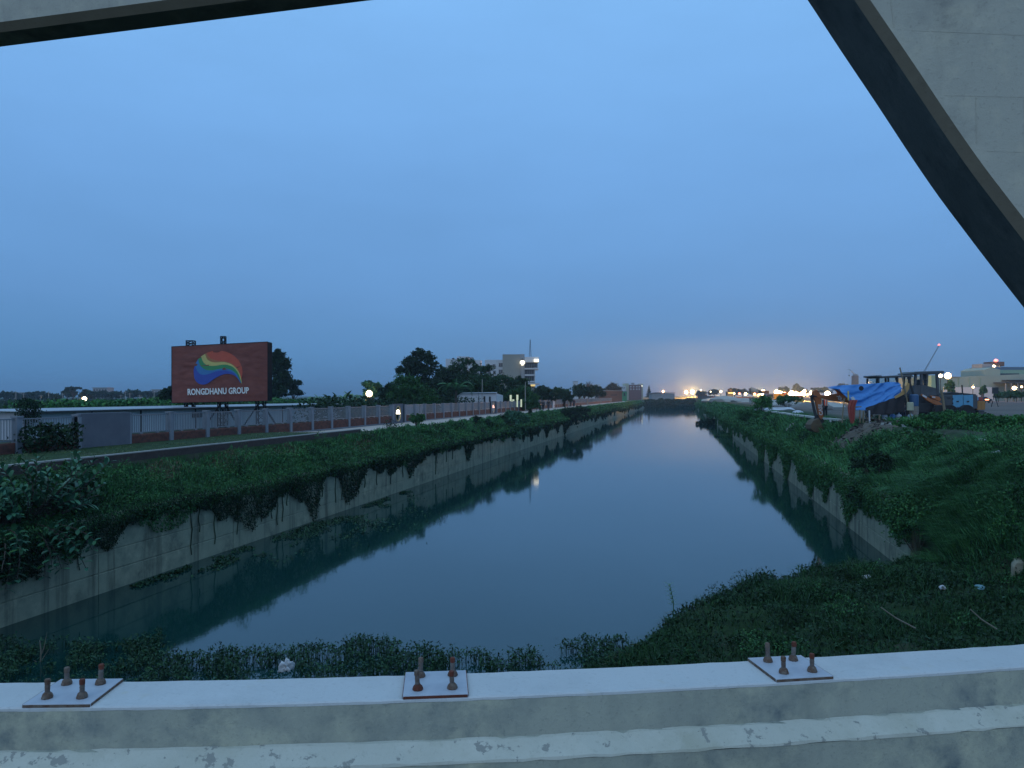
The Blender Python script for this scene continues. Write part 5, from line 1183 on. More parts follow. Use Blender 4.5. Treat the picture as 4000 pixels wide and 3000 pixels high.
lump('sack', 'filled white sack lying beside the drain edge', 'sack', on(3115, 75, 4.6), (.55, .35, .28), M_wsheet, .1, .2)
lump('rubble_heap', 'grey sand heap behind the digging arm', 'heap', on(3170, 92, 4.5), (2.6, 2.2, 1.0), mat('grey_sand', (.13,.125,.12), .95, col2=(.18,.17,.16), scale=4, bump=.5), 0, .3)
# litter on the banks
lit = [(3150, 1678, 'white plastic bag below the drain edge, left of the shelter', (.22,.2,.16)), (3244, 1664, 'narrow white plastic scrap on the soil in front of the bucket', (.1,.12,.3)), (3142, 1738, 'flat white bag on the grass near the left of the right bank', (.25,.2,.1)), (3386, 2272, 'small white paper scrap on the dark near mound', (.13,.1,.07)), (3832, 1740, 'grey white bag in the creeper on the right bank', (.3,.25,.16)), (3898, 1785, 'pale cup lying in the grass right of the grey bag', (.22,.14,.1)), (3682, 2318, 'small pale blue wrapper on the rubbish strewn slope', (.09,.09,.08)), (3830, 2315, 'turquoise plastic scrap on the rubbish strewn slope', (.2,.1,.06)), (3630, 1895, 'pale green scrap in the long grass', (.09,.09,.08)), (3412, 1682, 'orange brick fragment on the soil by the shelter', (.16,.12,.1))]
for px, py, lab, d in lit:
    m = M_redc if 'orange' in lab else (mat('turquoise', (.10,.22,.25), .6) if 'turq' in lab else M_wplast)
    lump('litter', lab, 'litter', gp(px, py, lift=.12), d, m, random.random()*3, .5, group='litter on the banks')
lump('plastic_bag', 'white plastic bag snagged among the water plants behind the parapet', 'bag', on(1118, 16.6, .42), (.12,.08,.15), M_wplast, .4, .95)
for px, py, d, lab in ((3105, 1668, (.45,.4,.3), 'mossy boulder left of the bucket'), (3085, 1680, (.3,.3,.22), 'small pale boulder left of the mossy boulder')):
    lump('boulder', lab, 'boulder', gp(px, py), d, M_kerb, random.random()*3, .35)
# bare soil spilling down the bank in front of the shelter, following the ground
SOIL_C = gp(3375, 1688); SOIL_R = (2.1, 3.2)
def soil_r(x, y):
    dx, dy = np.asarray(x) - SOIL_C.x, np.asarray(y) - SOIL_C.y
    return np.hypot(dx / SOIL_R[0], dy / SOIL_R[1])
ux, uy = np.meshgrid(np.linspace(-1.15, 1.15, 46), np.linspace(-1.15, 1.15, 70))
sx_, sy_ = SOIL_C.x + ux * SOIL_R[0], SOIL_C.y + uy * SOIL_R[1]
rr_ = soil_r(sx_, sy_) + 0.5 * (fbm(sx_ * .9, sy_ * .9, 3) - .45)
sz_ = HT(sx_, sy_) + 0.42 * np.clip(1 - rr_, -.4, 1) + 0.34 * (fbm(sx_ * 2.6, sy_ * 2.6, 4) - .45) * np.clip(1.3 - rr_, 0, 1) - .03
ii = np.arange(46 * 70).reshape(70, 46)
so = np_obj('soil_spill', np.stack([sx_, sy_, sz_], -1).reshape(-1, 3), np.stack([ii[:-1, :-1], ii[:-1, 1:], ii[1:, 1:], ii[1:, :-1]], -1).reshape(-1, 4), M_soil, smooth=False); setp(so, 'bare brown soil and rubble spilling down the bank before the tarp shelter', 'soil', kind='stuff')
# concrete footing at the right edge below the arch
ft = thing('footing', 'rounded concrete footing block at the right edge above the rubbish', 'footing', on(3998, 21.0, .75), PSI - R(33))
mb = MB(); pr = [(-.34, -.9), (-.32, .2), (-.28, .85), (-.18, 1.02), (1.6, 1.2), (1.6, -.9)]
mb.prism(pr, 0, 1.6).build('block', M_foot, ft, bevel=.06)

# ------------------------------------------------------------------ far construction site, road and factory
M_asph = mat('asphalt', (0.055, 0.056, 0.062), 0.9, col2=(0.075, 0.076, 0.08), scale=.3)
M_barr = concrete('barrier_concrete', (0.34, 0.34, 0.32), (0.25, 0.25, 0.24), (0.4, 0.4, 0.37), .5, 0, .4)
M_hot = {}
def glow(col, s):
    key = (col, s)
    if key not in M_hot: M_hot[key] = mat('lamp_glow_%d' % len(M_hot), (1, 1, 1), emit=col, estr=min(s, 6))
    return M_hot[key]
zr = GR
setp(MB().add([(74, -40, 4.63), (170, -40, 4.63), (170, 2500, 4.55), (74, 2500, 4.55)], [(0,1,2,3)]).build('road', M_asph), kind='structure')
bar_ = thing('road_barrier', 'long low concrete barrier along the far side of the road at right', 'barrier')
MB().prism([(118, 4.5), (118.7, 4.5), (118.5, 5.35), (118.2, 5.35)], -40, 700).build('barrier_run', M_barr, bar_)
lampn = [0]
def lamp(label, px, py, Z, r, col, s, power=0, pole=True, group='site lamps', name='site_lamp', double=False):
    """lamp on a thin pole; visible bulb plus, for the strong ones, a point light that lights the air and ground"""
    p = at(px, py, Z); g = float(HT(p.x, p.y)); t = thing(name, label, 'lamp', (p.x, p.y, g), PSI, group); h = p.z - g
    MB().lathe([(r*.3, -r), (r*.85, -r*.55), (r, 0), (r*.85, r*.55), (r*.3, r)], (0, 0, h), 10).build('bulb', glow(col, s), t, smooth=True)
    if pole: MB().tube([(0, .1, -.2), (0, .1, h)], .09, 6).build('pole', M_steel, t)
    if power:
        ld = bpy.data.lights.new('lamp_light', 'POINT'); ld.energy = power * (0.32 if Z > 500 else 0.40); ld.color = (1.0, 0.52, 0.12) if col[1] > .5 else col; ld.shadow_soft_size = 0.12
        lo = bpy.data.objects.new('lamp_light', ld); lo.location = (0, -r * 2.2, h); link(lo, t)
    return t
WARM, WHITE, RED, ORA = (1.0, .62, .28), (1.0, .74, .42), (1.0, .10, .05), (1.0, .34, .09)
lamp('brightest white floodlight glaring at the far end of the canal', 2704, 1531, 950, 2.4, WHITE, 6, 3600000, False)
lamp('orange glare just left of the brightest floodlight', 2680, 1533, 940, 1.8, ORA, 6, 1500000, False)
lamp('small white lamp high right of the brightest floodlight', 2738, 1524, 440, .5, WHITE, 6)
lamp('tiny white lamp over the middle of the far site', 2776, 1530, 380, .35, WHITE, 5)
lamp('small white lamp left of the striped kiosk', 2816, 1529, 330, .55, WHITE, 6)
lamp('faint orange lamp above the low roof beyond the canal', 2590, 1529, 1000, 1.3, ORA, 5, 500000)
lamp('orange work light left of the dump truck', 2980, 1534, 250, .95, WARM, 10, 70000, False)
lamp('low orange work light behind the mounds left of the dump truck', 2962, 1544, 240, .45, ORA, 4, 0, False)
lamp('white work light immediately right of the dump truck cab', 3034, 1533, 260, .9, WHITE, 12, 80000, False)
lamp('white headlight right of the dump truck', 3052, 1535, 262, .6, WHITE, 10, 0, False)
lamp('left lamp of the white glare behind the red truck', 3092, 1537, 240, .9, WHITE, 12, 70000, False)
lamp('middle lamp of the white glare behind the red truck', 3112, 1539, 240, .75, WARM, 11, 0, False)
lamp('right lamp of the white glare behind the red truck', 3136, 1538, 236, .8, WHITE, 12, 60000, False)
lamp('red lamp above the red truck', 3142, 1528, 240, .5, ORA, 7, 8000, False)
lamp('white lamp touching the tip of the digging arm', 3168, 1535, 220, .55, WHITE, 9, 12000, False)
lamp('white lamp shining over the digging arm', 3232, 1538, 190, .7, WHITE, 12, 35000, False)
lamp('warm lamp above the tarp between pier and cab', 3388, 1497, 300, .5, WARM, 6, 0)
lamp('star bright floodlight right of the grader cab', 3702, 1468, 235, .95, WHITE, 16, 9000)
lamp('smaller floodlight touching the grader cab', 3674, 1468, 232, .55, WHITE, 8, 0)
lamp('wall lamp on the factory', 3801, 1512, 238, .35, WARM, 5, 2500)
lamp('white lamp under the factory canopy at the right edge', 3962, 1516, 215, .55, WHITE, 8, 2500)
lamp('small lamp right of the canopy lamp', 3991, 1511, 215, .3, WARM, 5)
lamp('bright white lamp among the banana plants', 1442, 1538, 126, .55, WHITE, 8, 350, True, 'lamps beyond the left fence', 'yard_lamp')
lamp('far yellow lamp below the umbrella shaped tree on the left', 330, 1558, 330, .95, (1, .82, .5), 6, 9000, True, 'lamps beyond the left fence', 'yard_lamp')
for i, px in enumerate((2800, 2870, 2950, 3030, 3110, 3190)):  # lamps added only to spread orange glow along the far right horizon
    lamp('added orange glow lamp ' + ['first', 'second', 'third', 'fourth', 'fifth', 'sixth'][i] + ' from the left along the far right horizon', px, 1532 - (i % 3), 820 + 15*i, 1.1, ORA if i % 2 else WARM, 6, 700000, True, 'added orange glow lamps', 'added_glow_lamp')
vl = ['leftmost', 'second from left', 'third from left', 'fourth from left', 'fifth from left', 'sixth from left', 'sixth from right', 'fifth from right', 'fourth from right', 'third from right', 'second from right', 'rightmost']
for i, px in enumerate((2868, 2888, 2912, 2948, 2968, 2990, 3046, 3066, 3080, 3102, 3124, 3154)):
    lamp('low vehicle lamp, ' + vl[i] + ' in the glowing row on the far site', px, 1537 + (i * 7) % 6, 236 + (i * 37) % 60, .3 + .25 * ((i * 5) % 4) / 3, (WARM, ORA, WHITE, RED)[(i * 3) % 4], 6, 0, False, 'row of vehicle lamps on the far site', 'vehicle_lamp')
# dump truck
def vt(name, label, cat, px, Z): 
    p = on(px, Z, 0); p.z = float(HT(p.x, p.y)); return thing(name, label, cat, p, PSI)
def vr(name, m, par, c_, Z, x0, x1, y0, y1, d0, d1, z0, bevel=.03):
    k = Z / F0; return MB().bx((x0-c_)*k, (x1-c_)*k, d0, d1, zat(y1, Z) - z0, zat(y0, Z) - z0).build(name, m, par, bevel)
tz = 195; tr = vt('dump_truck', 'blue grey cabbed dump truck with yellow hopper facing the canal', 'truck', 3010, tz); z0 = tr.location.z
M_cab = mat('truck_blue', (.12,.15,.20), .5); M_yel = mat('truck_yellow', (.38,.20,.03), .6, col2=(.28,.15,.03), scale=1)
vr('cab', M_cab, tr, 3010, tz, 2992, 3023, 1538, 1564, 0, 2.2, z0, .1); vr('windscreen', M_glass, tr, 3010, tz, 2996, 3020, 1541, 1550, -.04, .02, z0, 0); vr('bumper', M_bwhite, tr, 3010, tz, 2993, 3022, 1558, 1561, -.1, .02, z0, .02)
vr('cargo_box', mat('truck_brown', (.06,.035,.03), .8), tr, 3010, tz, 2991, 3016, 1526, 1538, 2.3, 6, z0); 
MB().prism([((3024-3010)*tz/F0, zat(1560, tz)-z0), ((3068-3010)*tz/F0, zat(1556, tz)-z0), ((3066-3010)*tz/F0, zat(1542, tz)-z0), ((3050-3010)*tz/F0, zat(1537, tz)-z0), ((3024-3010)*tz/F0, zat(1538, tz)-z0)], .3, 2.3).build('hopper', M_yel, tr)
for px in (2995, 3020, 3048, 3062): 
    o = MB().lathe([(.3,-.15),(.48,-.13),(.5,0),(.48,.13),(.3,.15)], ((px-3010)*tz/F0, .1, .45), 14, 'Y').build('wheel', M_tyre, tr)
rt = vt('red_truck', 'long red truck behind the two yellow barrier blocks', 'truck', 3108, 200); z0 = rt.location.z; M_redt = mat('truck_red', (.42,.035,.03), .5)
vr('bed', M_redt, rt, 3108, 200, 3072, 3140, 1545, 1552, 0, 2.4, z0); vr('cab', M_redt, rt, 3108, 200, 3064, 3079, 1534, 1552, 0, 2.3, z0, .08); vr('window', M_glass, rt, 3108, 200, 3067, 3076, 1536, 1541, -.05, .02, z0, 0); vr('headboard', M_redt, rt, 3108, 200, 3078, 3142, 1530, 1532, .2, .4, z0, 0)
for px in (3072, 3100, 3132): MB().lathe([(.3,-.15),(.5,-.13),(.52,0),(.5,.13),(.3,.15)], ((px-3108)*200/F0, 0, .5), 14, 'Y').build('wheel', M_tyre, rt)
for px, lab in ((3087, 'left yellow barrier block in front of the red truck'), (3127, 'right yellow barrier block in front of the red truck')):
    b_ = vt('barrier_block', lab, 'barrier', px, 182); b_['group'] = 'yellow barrier blocks'; k = 182/F0
    MB().prism([(-.56, 0), (.56, 0), (.5, .85), (-.5, .85)], 0, .5).build('block', mat('barrier_yellow', (.45,.36,.05), .6), b_, .03); MB().bx(-.57, .57, -.03, .01, .35, .5).build('band', M_yel, b_)
mx_ = vt('mixer_truck', 'hazy concrete mixer truck with tilted drum on the far site', 'truck', 2945, 330); z0 = mx_.location.z
kx = 330/F0
MB().tube([((2933-2945)*kx, 1, zat(1518,330)-z0), ((2940-2945)*kx, 1, zat(1523,330)-z0), ((2952-2945)*kx, 1, zat(1528,330)-z0), ((2962-2945)*kx, 1, zat(1532,330)-z0)], [.75, 1.15, 1.1, .5], 14).build('drum', M_kerb, mx_)
vr('chassis', M_mdark, mx_, 2945, 330, 2930, 2975, 1536, 1540, 0, 2.2, z0); vr('cab', M_redt, mx_, 2945, 330, 2966, 2976, 1528, 1538, 0, 2.2, z0, .1); vr('rear_frame', M_mdark, mx_, 2945, 330, 2930, 2935, 1517, 1538, .2, 1.8, z0)
for px in (2936, 2946, 2970): MB().lathe([(.3,-.15),(.55,-.1),(.55,.1),(.3,.15)], ((px-2945)*kx, 0, .55), 12, 'Y').build('wheel', M_tyre, mx_)
kk = vt('site_kiosk', 'small striped site kiosk with a dark tank on its roof', 'kiosk', 2853, 270); z0 = kk.location.z
vr('wall', M_mgrey, kk, 2853, 270, 2842, 2864, 1531, 1550, 0, 2, z0); vr('lit_band', M_litroom, kk, 2853, 270, 2844, 2862, 1533, 1537, -.06, .02, z0, 0); vr('roof', M_mdark, kk, 2853, 270, 2841, 2865, 1529.5, 1531.5, -.2, 2.2, z0)
MB().lathe([(.5, 0), (.75, .3), (.72, .8), (.4, 1.0)], (0, 1, zat(1529.5, 270)-z0), 12).build('roof_tank', M_brown, kk)
# mounds, containers and stacks scattered over the site
G_M = 'spoil heaps on the far site'
for px, py, Z, w, h, lab in ((2830, 1556, 225, 4.5, 1.6, 'long grey spoil heap beyond the right bank shrubs'), (2905, 1560, 205, 4, 1.2, 'low grey spoil heap left of the dump truck'), (3060, 1572, 140, 5, .9, 'broad pale gravel spread below the dump truck'), (2790, 1552, 260, 5, 1.2, 'low grey heap at the far left of the site'), (3205, 1580, 118, 4, .9, 'pale gravel spread right of the yellow blocks')):
    p = on(px, Z, 0); p.z = float(HT(p.x, p.y)) - .05; lump('spoil_heap', lab, 'heap', p, (w, w*.8, h), M_ground if False else M_barr, random.random(), .45, G_M)
for i, (px, py, Z, w, h, m, lab) in enumerate(((2800, 1543, 300, 3, 1.3, M_redt, 'dull red container at the far left of the site'), (2890, 1550, 240, 3.2, 1.2, M_redc, 'red brown material stack left of the barrier panels'), (2925, 1553, 225, 2.0, 1.2, M_redt, 'small red crate before the mixer truck'), (2908, 1547, 230, 2.2, 1.0, M_bwhite, 'white panel stack before the mixer truck'), (2760, 1540, 400, 7, 1.6, M_mgrey, 'long dark container below the small lamps'), (2745, 1537, 430, 5, 2.4, M_brown, 'brown site cabin right of the brightest floodlight'), (2955, 1562, 190, 2.4, 1.1, M_barr, 'grey concrete block left of the dump truck'))):
    c_ = vt('site_container', lab, 'container', px, Z); c_['group'] = 'containers and stacks on the far site'
    MB().bx(-w/2, w/2, 0, 2.2, 0, h).build('box', m, c_, .03); MB().bx(-w/2-.05, w/2+.05, -.05, 2.25, h, h+.08).build('lid', M_mgrey, c_)
    for x in np.linspace(-w/2 + .3, w/2 - .3, 4): MB().bx(x - .05, x + .05, -.04, .0, .1, h - .1).build('rib', m, c_)
rf = bld('long_low_shed', 'long low dark roofed shed beyond the end of the canal', 2600, 520); wr('wall', M_grey, 2545, 2635, 1538, None, 0, 10, rf, 2600, 520); k = 520/F0
MB().prism([((2540-2600)*k, zat(1538,520)-3.6), ((2636-2600)*k, zat(1536,520)-3.6), ((2636-2600)*k, zat(1534,520)-3.6), ((2560-2600)*k, zat(1533,520)-3.6)], -1, 11).build('roof', M_mdark, rf)
# far tree line on the right
G_R = 'trees along the far right skyline'
for i, (px, top, rx, lab) in enumerate(((2870, 1517, 30, 'behind the striped kiosk'), (2900, 1520, 26, 'between kiosk and mixer truck'), (2960, 1522, 30, 'behind the mixer truck'), (3060, 1510, 26, 'above the dump truck glare'), (3112, 1499, 16, 'tall and thin above the red truck'), (3135, 1515, 24, 'right of the thin one above the red truck'), (3195, 1513, 26, 'above the digging arm elbow'), (3225, 1512, 18, 'round one above the digging arm'), (3288, 1500, 26, 'left of the tall pier'), (3395, 1495, 24, 'right of the tall pier'), (2790, 1522, 30, 'above the tiny lamps'), (2740, 1526, 28, 'behind the brown cabin'))):
    tree_px('distant_tree', 'faint hazy tree ' + lab, px, top, rx, 700 + 20*(i % 5), M_leaf_dark, 900, 1.7, group=G_R, trunk=.4, clump=.45)
# pier with small crane
pz_ = 480; pr_ = bld('bridge_pier', 'tall reddish concrete pier under construction behind the tarp', 3345, pz_, cat='pier')
wr('shaft', mat('pier_concrete', (.22,.15,.13), .9), 3337, 3354, 1467, None, 0, 4, pr_, 3345, pz_); wr('pier_head', M_grey, 3340, 3352, 1461, 1467, .5, 3, pr_, 3345, pz_)
cr_ = thing('crane', 'small crane with pale jib on top of the tall pier', 'crane', on(3345, pz_, zat(1461, pz_)), PSI); k = pz_/F0
def cl(px, py, y=1.5): return Vector(((px-3345)*k, y, (1461-py)*k))
MB().bar(cl(3342, 1462), cl(3330, 1449), .7).build('jib', M_bwhite, cr_); MB().bar(cl(3330, 1449), cl(3322, 1442), .15).bar(cl(3322, 1442), cl(3316, 1443), .15).build('jib_tip', M_steel, cr_); MB().bar(cl(3321, 1443), cl(3321, 1466), .06).box(cl(3321, 1467), (.5,.5,.7)).build('hook', M_steel, cr_); MB().bar(cl(3342, 1455), cl(3368, 1480), .05).build('stay', M_steel, cr_)
# tower crane jib with red lamp, far
tc_ = bld('tower_crane', 'faint far crane jib with a red lamp at its tip above the grader', 3668, 620, cat='crane'); k = 620/F0
def tcl(px, py): return Vector(((px-3668)*k, 0, zat(py,620)-3.6))
mb = MB(); a, b = tcl(3600, 1470), tcl(3667, 1352)
for o in (Vector((-.5,0,0)), Vector((.5,0,0)), Vector((0,.8,.4))): mb.bar(a+o, b+o*.4, .16)
for i in range(16): u = i/16; v = (i+1)/16; s = -1 if i % 2 else 1; mb.bar(a.lerp(b,u)+Vector((s*.5,0,0)), a.lerp(b,v)+Vector((-s*.5,0,0)), .1)
mb.bar(tcl(3600, 1545), a, 1.0); mb.build('jib', M_steel, tc_); MB().lathe([(.3,-.7),(.85,-.3),(.9,.2),(.3,.8)], tcl(3668, 1347), 10).build('red_lamp', glow(RED, 3.0), tc_)
# factory
M_fac = mat('factory_wall', (.30,.36,.30), .85, col2=(.26,.31,.26), scale=.1); M_fac2 = mat('factory_green', (.20,.32,.24), .85)
fac = bld('factory', 'long pale green factory hall with canopy at the right edge', 3860, 250, 4.4); FZ = 250
def fcr(n, m, x0, x1, y0, y1, d0, d1, par=None, b=0):
    k = FZ/F0; zb = -.3 if y1 is None else zat(y1, FZ)-4.4
    return MB().bx((x0-3860)*k, (x1-3860)*k, d0, d1, zb, zat(y0, FZ)-4.4).build(n, m, par or fac, b)
k = FZ/F0; fz = lambda y: zat(y, FZ)-4.4
MB().prism([((3655-3860)*k, -.3), ((4180-3860)*k, -.3), ((4180-3860)*k, fz(1455)), ((3930-3860)*k, fz(1464)), ((3790-3860)*k, fz(1470)), ((3655-3860)*k, fz(1472))], 6, 26).build('hall_wall', M_fac, fac)
fcr('hall_roof', M_roof, 3655, 3790, 1469.6, 1471.4, 5.6, 26); fcr('green_wing', M_fac2, 3658, 3684, 1465, None, 3, 6.0)
MB().prism([((3907-3860)*k, fz(1466)), ((3968-3860)*k, fz(1466)), ((3968-3860)*k, fz(1440)), ((3932-3860)*k, fz(1431)), ((3907-3860)*k, fz(1441))], 8, 22).build('upper_gable', M_fac, fac)
fcr('upper_wing', M_fac2, 3968, 4100, 1441, 1466, 10, 22); fcr('dark_window', M_glass, 3975, 4060, 1455, 1466, 9.9, 10.1); fcr('roof_block', M_grey, 3940, 3982, 1414, 1432, 14, 20); fcr('blue_roof', mat('blue_roof', (.08,.13,.20), .5), 3945, 4100, 1428, 1441, 12, 22)
fcr('canopy', M_mgrey, 3925, 4120, 1492, 1496, 0, 6); fcr('canopy', M_mdark, 3958, 4120, 1483, 1486, 2, 6)
for px in (3930, 3952, 3978, 4020): fcr('canopy_post', M_grey, px, px+2.2, 1496, None, .2, .5)
for px in (3700, 3742, 3785, 3828, 3871): fcr('pilaster', M_fac2, px, px+1.6, 1474, None, 5.85, 6.05)
fcr('low_wall', M_bwhite, 3700, 3900, 1512, None, 2, 2.4); fcr('door', M_mgrey, 3846, 3858, 1520, None, 1.9, 2.1)
for a in (3905, 3918): fcr('window', M_redc, a, a+9, 1520, 1530, 5.8, 6.05)
cb = bld('construction_frame', 'half built concrete frame lit by floodlights behind the factory', 3870, 330, 4.4); CZ = 330
def cbr(n, m, x0, x1, y0, y1, d0, d1, par=None):
    k = CZ/F0; zb = -.3 if y1 is None else zat(y1, CZ)-4.4
    return MB().bx((x0-3870)*k, (x1-3870)*k, d0, d1, zb, zat(y0, CZ)-4.4).build(n, m, par or cb)
M_lamplit = mat('bare_concrete', (.48,.45,.36), .85)
for px in (3834, 3850, 3866, 3880, 3892, 3903): cbr('column', M_lamplit, px, px+3, 1437 if px < 3890 else 1428, None, 0, .4); cbr('column', M_lamplit, px+2, px+4.5, 1440, None, 8, 8.5)
for py in (1440, 1456, 1470): cbr('floor_slab', M_lamplit, 3833, 3908, py, py+2.6, -.2, 9)
cbr('lit_room', M_litroom, 3838, 3846, 1447, 1455, 3, 3.2); cbr('lit_room', M_litroom, 3853, 3861, 1447, 1455, 3, 3.2)
cbr('core_block', M_brown, 3886, 3935, 1412, 1430, 2, 8); MB().lathe([(.3,-.6),(.8,-.2),(.8,.3),(.3,.7)], ((3899-3870)*CZ/F0, 1.5, zat(1408, CZ)-4.4), 10).build('red_lamp', glow(RED, 3.0), cb)
for i, px in enumerate((3851, 3867, 3882)):
    lamp(['left', 'middle', 'right'][i] + ' of the three floodlights on the half built frame', px, 1433 - i, 326, .62, WHITE, 9, 2500 if i != 1 else 0, False, 'floodlights on the half built frame')
tree_px('tree', 'dark round tree in front of the factory wall', 3710, 1483, 20, 225, M_leaf_mid, 1500, .6, cat='tree'); tree_px('tree', 'small dark tree by the factory pilasters', 3840, 1503, 14, 225, M_leaf_mid, 1000, .6)
for i, px in enumerate((3900, 3935, 3970, 4005)): tree_px('roadside_shrub', 'clipped roadside shrub ' + ['behind the black sign board', 'second right of the black sign board', 'third right of the black sign board', 'at the right picture edge'][i], px, 1528, 26, 200, M_leaf_mid, 1200, .5, cat='shrub', group='roadside shrubs', trunk=.08)
# cars on the road: only their lamps and dark bodies show
def car(label, px, Z, lampc, lx, m):
    p = on(px, Z, 0); p.z = float(HT(p.x, p.y)) + .05; t = thing('car', label, 'car', p, PSI)
    pr = [(-2.1, .35), (-2.05, .85), (-1.2, .95), (-.7, 1.42), (.8, 1.45), (1.5, 1.0), (2.1, .9), (2.15, .35)]
    MB().prism(pr, -.8, .8).build('body', m, t, .06); MB().prism([(-1.05, .97), (-.65, 1.36), (.75, 1.38), (1.3, 1.0)], -.82, .82).build('windows', M_glass, t)
    for x in (-1.3, 1.35):
        for y in (-.78, .78): MB().lathe([(.18,-.09),(.3,-.09),(.31,0),(.3,.09),(.18,.09)], (x, y, .31), 12, 'Y').build('wheel', M_tyre, t)
    for s in lx: MB().box((s, -.83, .78), (.9, .06, .22)).build('tail_lamp', glow(lampc, 5.0), t)
car('dark car with a red tail lamp glowing left of the black sign board', 3762, 178, RED, (0,), M_mdark)
car('dark car with a long red tail lamp above the blue engine doors', 3792, 172, RED, (-.2, .5), M_mdark)
car('dark car with an orange lamp beyond the grader rear', 3832, 180, ORA, (-.6, .9), M_mdark)
# black sign board seen from behind
sb = thing('sign_board', 'black square sign board on leaning legs at the right roadside', 'sign', on(3888, 118, 4.55), PSI); k = 118/F0
MB().bx(-.5, .5, 0, .05, zat(1538,118)-4.55, zat(1513,118)-4.55).build('board', M_mdark, sb, .01)
MB().bar((-.05, .1, zat(1538,118)-4.6), (.55, .1, -.1), .07).bar((-.05, .1, zat(1538,118)-4.6), (-.35, .5, -.1), .07).build('legs', M_steel, sb)
# ------------------------------------------------------------------ vegetation
def ysamp(n, a, b, p=1.6):
    u = rng.random(n); e = 1 - p; return (a**e + u*(b**e - a**e)) ** (1/e)
def Zof(x, y): return np.maximum(-x*math.sin(PSI) + y*math.cos(PSI), 6)
def grass(name, label, x, y, hgt, m, wk=.0007, lean=.5, dirx=0.0):
    z = HG(x, y); Z = Zof(x, y)
    cp = fbm(x*.6+7, y*.45, 3); keep = (z > 0.02) & (soil_r(x, y) > .8 + .25*(cp - .45)*4) & ((cp < .53) | (rng.random(len(x)) < .25) | (hgt < .25)); x, y, z, Z = x[keep], y[keep], z[keep], Z[keep]; N = len(x)
    cl = fbm(x*1.1, y*1.1, 3); h = hgt * (0.4 + 1.5*np.clip(cl - .25, 0, .6)) * (0.7 + .6*rng.random(N))
    h = np.where((z > 4.1) & (x > 0) & (y > 36), h*.22, h)
    le = rng.normal(size=(N, 2)) * lean; le[:, 0] += dirx
    v, f = blades_arr(np.stack([x, y, z - .03], 1), h, np.maximum(.010, wk*Z), le)
    o = np_obj(name, v, f, m); setp(o, label, 'grass', kind='stuff'); return o
# left bank slope and terrace
n = 60000; y = ysamp(n, 11, 400, 1.5); x = -18.02 - 2.35*rng.random(n); x = np.where(y > 46, -18.02 - 1.95*rng.random(n), x)
grass('grass', 'rough green grass on the left bank above the canal wall', x, y, .40, M_grass, .0010, .45, .15)
n = 22000; y = ysamp(n, 11, 47, 1.4); x = -20.7 - 3.6*rng.random(n)
grass('grass', 'short pale grass strip between the kerb wall and the fence', x, y, .09, mat('grass_pale', (.075,.12,.045), .7, island=.5), .0009, .5)
n = 70000; y = ysamp(n, 20, 400, 1.7); x = 7.92 + np.clip(bank_shift(y), 0, 9)*(y < 28) + (4.0 + np.minimum(bank_shift(y), 0))*rng.random(n)
grass('grass', 'tall dark grass on the right bank slope', x, y, .72, M_grass, .0012, .5, -.35)
n = 26000; y = 26 + 11*rng.random(n); x = 7.92 + 2.9*rng.random(n)
grass('grass', 'long reed like grass arching over the right canal wall', x, y, .85, M_grass, .0008, .35, -.85)
n = 110000; x = -3.5 + 18*rng.random(n); y = 9 + 21*rng.random(n)
grass('grass', 'dark weeds on the near mound behind the parapet', x, y, .46, M_grass_d, .0011, .65)
n = 30000; x = 7.8 + 7.5*rng.random(n); y = 17.5 + 13.5*rng.random(n)
grass('grass', 'coarse dark grass on the end of the right bank by the rubbish', x, y, .42, M_grass, .0010, .5, -.3)
n = 9000; y = 18 + 30*rng.random(n); x = -19.0 - 1.3*rng.random(n); k = fbm(x*.6+7, y*.45, 3) > .5; x, y = x[k], y[k]
grass('dry_grass', 'dry straw coloured grass on the left terrace', x, y, .22, mat('grass_dry', (.11,.095,.05), .8, island=.4), .0009, .7)
# leafy ground cover mixed in
def cover(name, label, x, y, lo, hi, size, m, asp=.7):
    z = HG(x, y); k = (z > .05) & (soil_r(x, y) > .85) & ~((z > 4.1) & (x > 0) & (x < 13.2) & (y > 36)); x, y, z = x[k], y[k], z[k]; N = len(x); Z = Zof(x, y)
    s = np.maximum(size, .0022*Z) * (.6 + .8*rng.random(N)); zz = z + (lo + (hi-lo)*rng.random(N)) * (0.35 + 1.3*np.clip(fbm(x*.9+4, y*.9, 3)-.2, 0, .7))
    o = leaves(name, np.stack([x, y, zz], 1), s, m, None, asp, .9, .1, kind='stuff'); setp(o, label, 'ground cover'); return o
n = 42000; x = -2.0 + 17*rng.random(n); y = 9 + 20.5*rng.random(n)
cover('ground_cover', 'dense dark leafy creeper covering the near mound', x, y, .02, .42, .085, M_leaf_dark)
n = 48000; y = ysamp(n, 20, 60, 1.3); x = 8.4 + np.clip(bank_shift(y), 0, 9)*(y < 29) + 8.5*rng.random(n)
cover('ground_cover', 'green leafy creeper spreading over the right bank', x, y, .02, .50, .06, M_leaf_green)
n = 26000; y = ysamp(n, 12, 300, 1.5); x = -18.0 - 1.5*rng.random(n)**1.5
cover('ground_cover', 'leafy weeds along the left wall top', x, y, .0, .5, .06, M_leaf_mid)
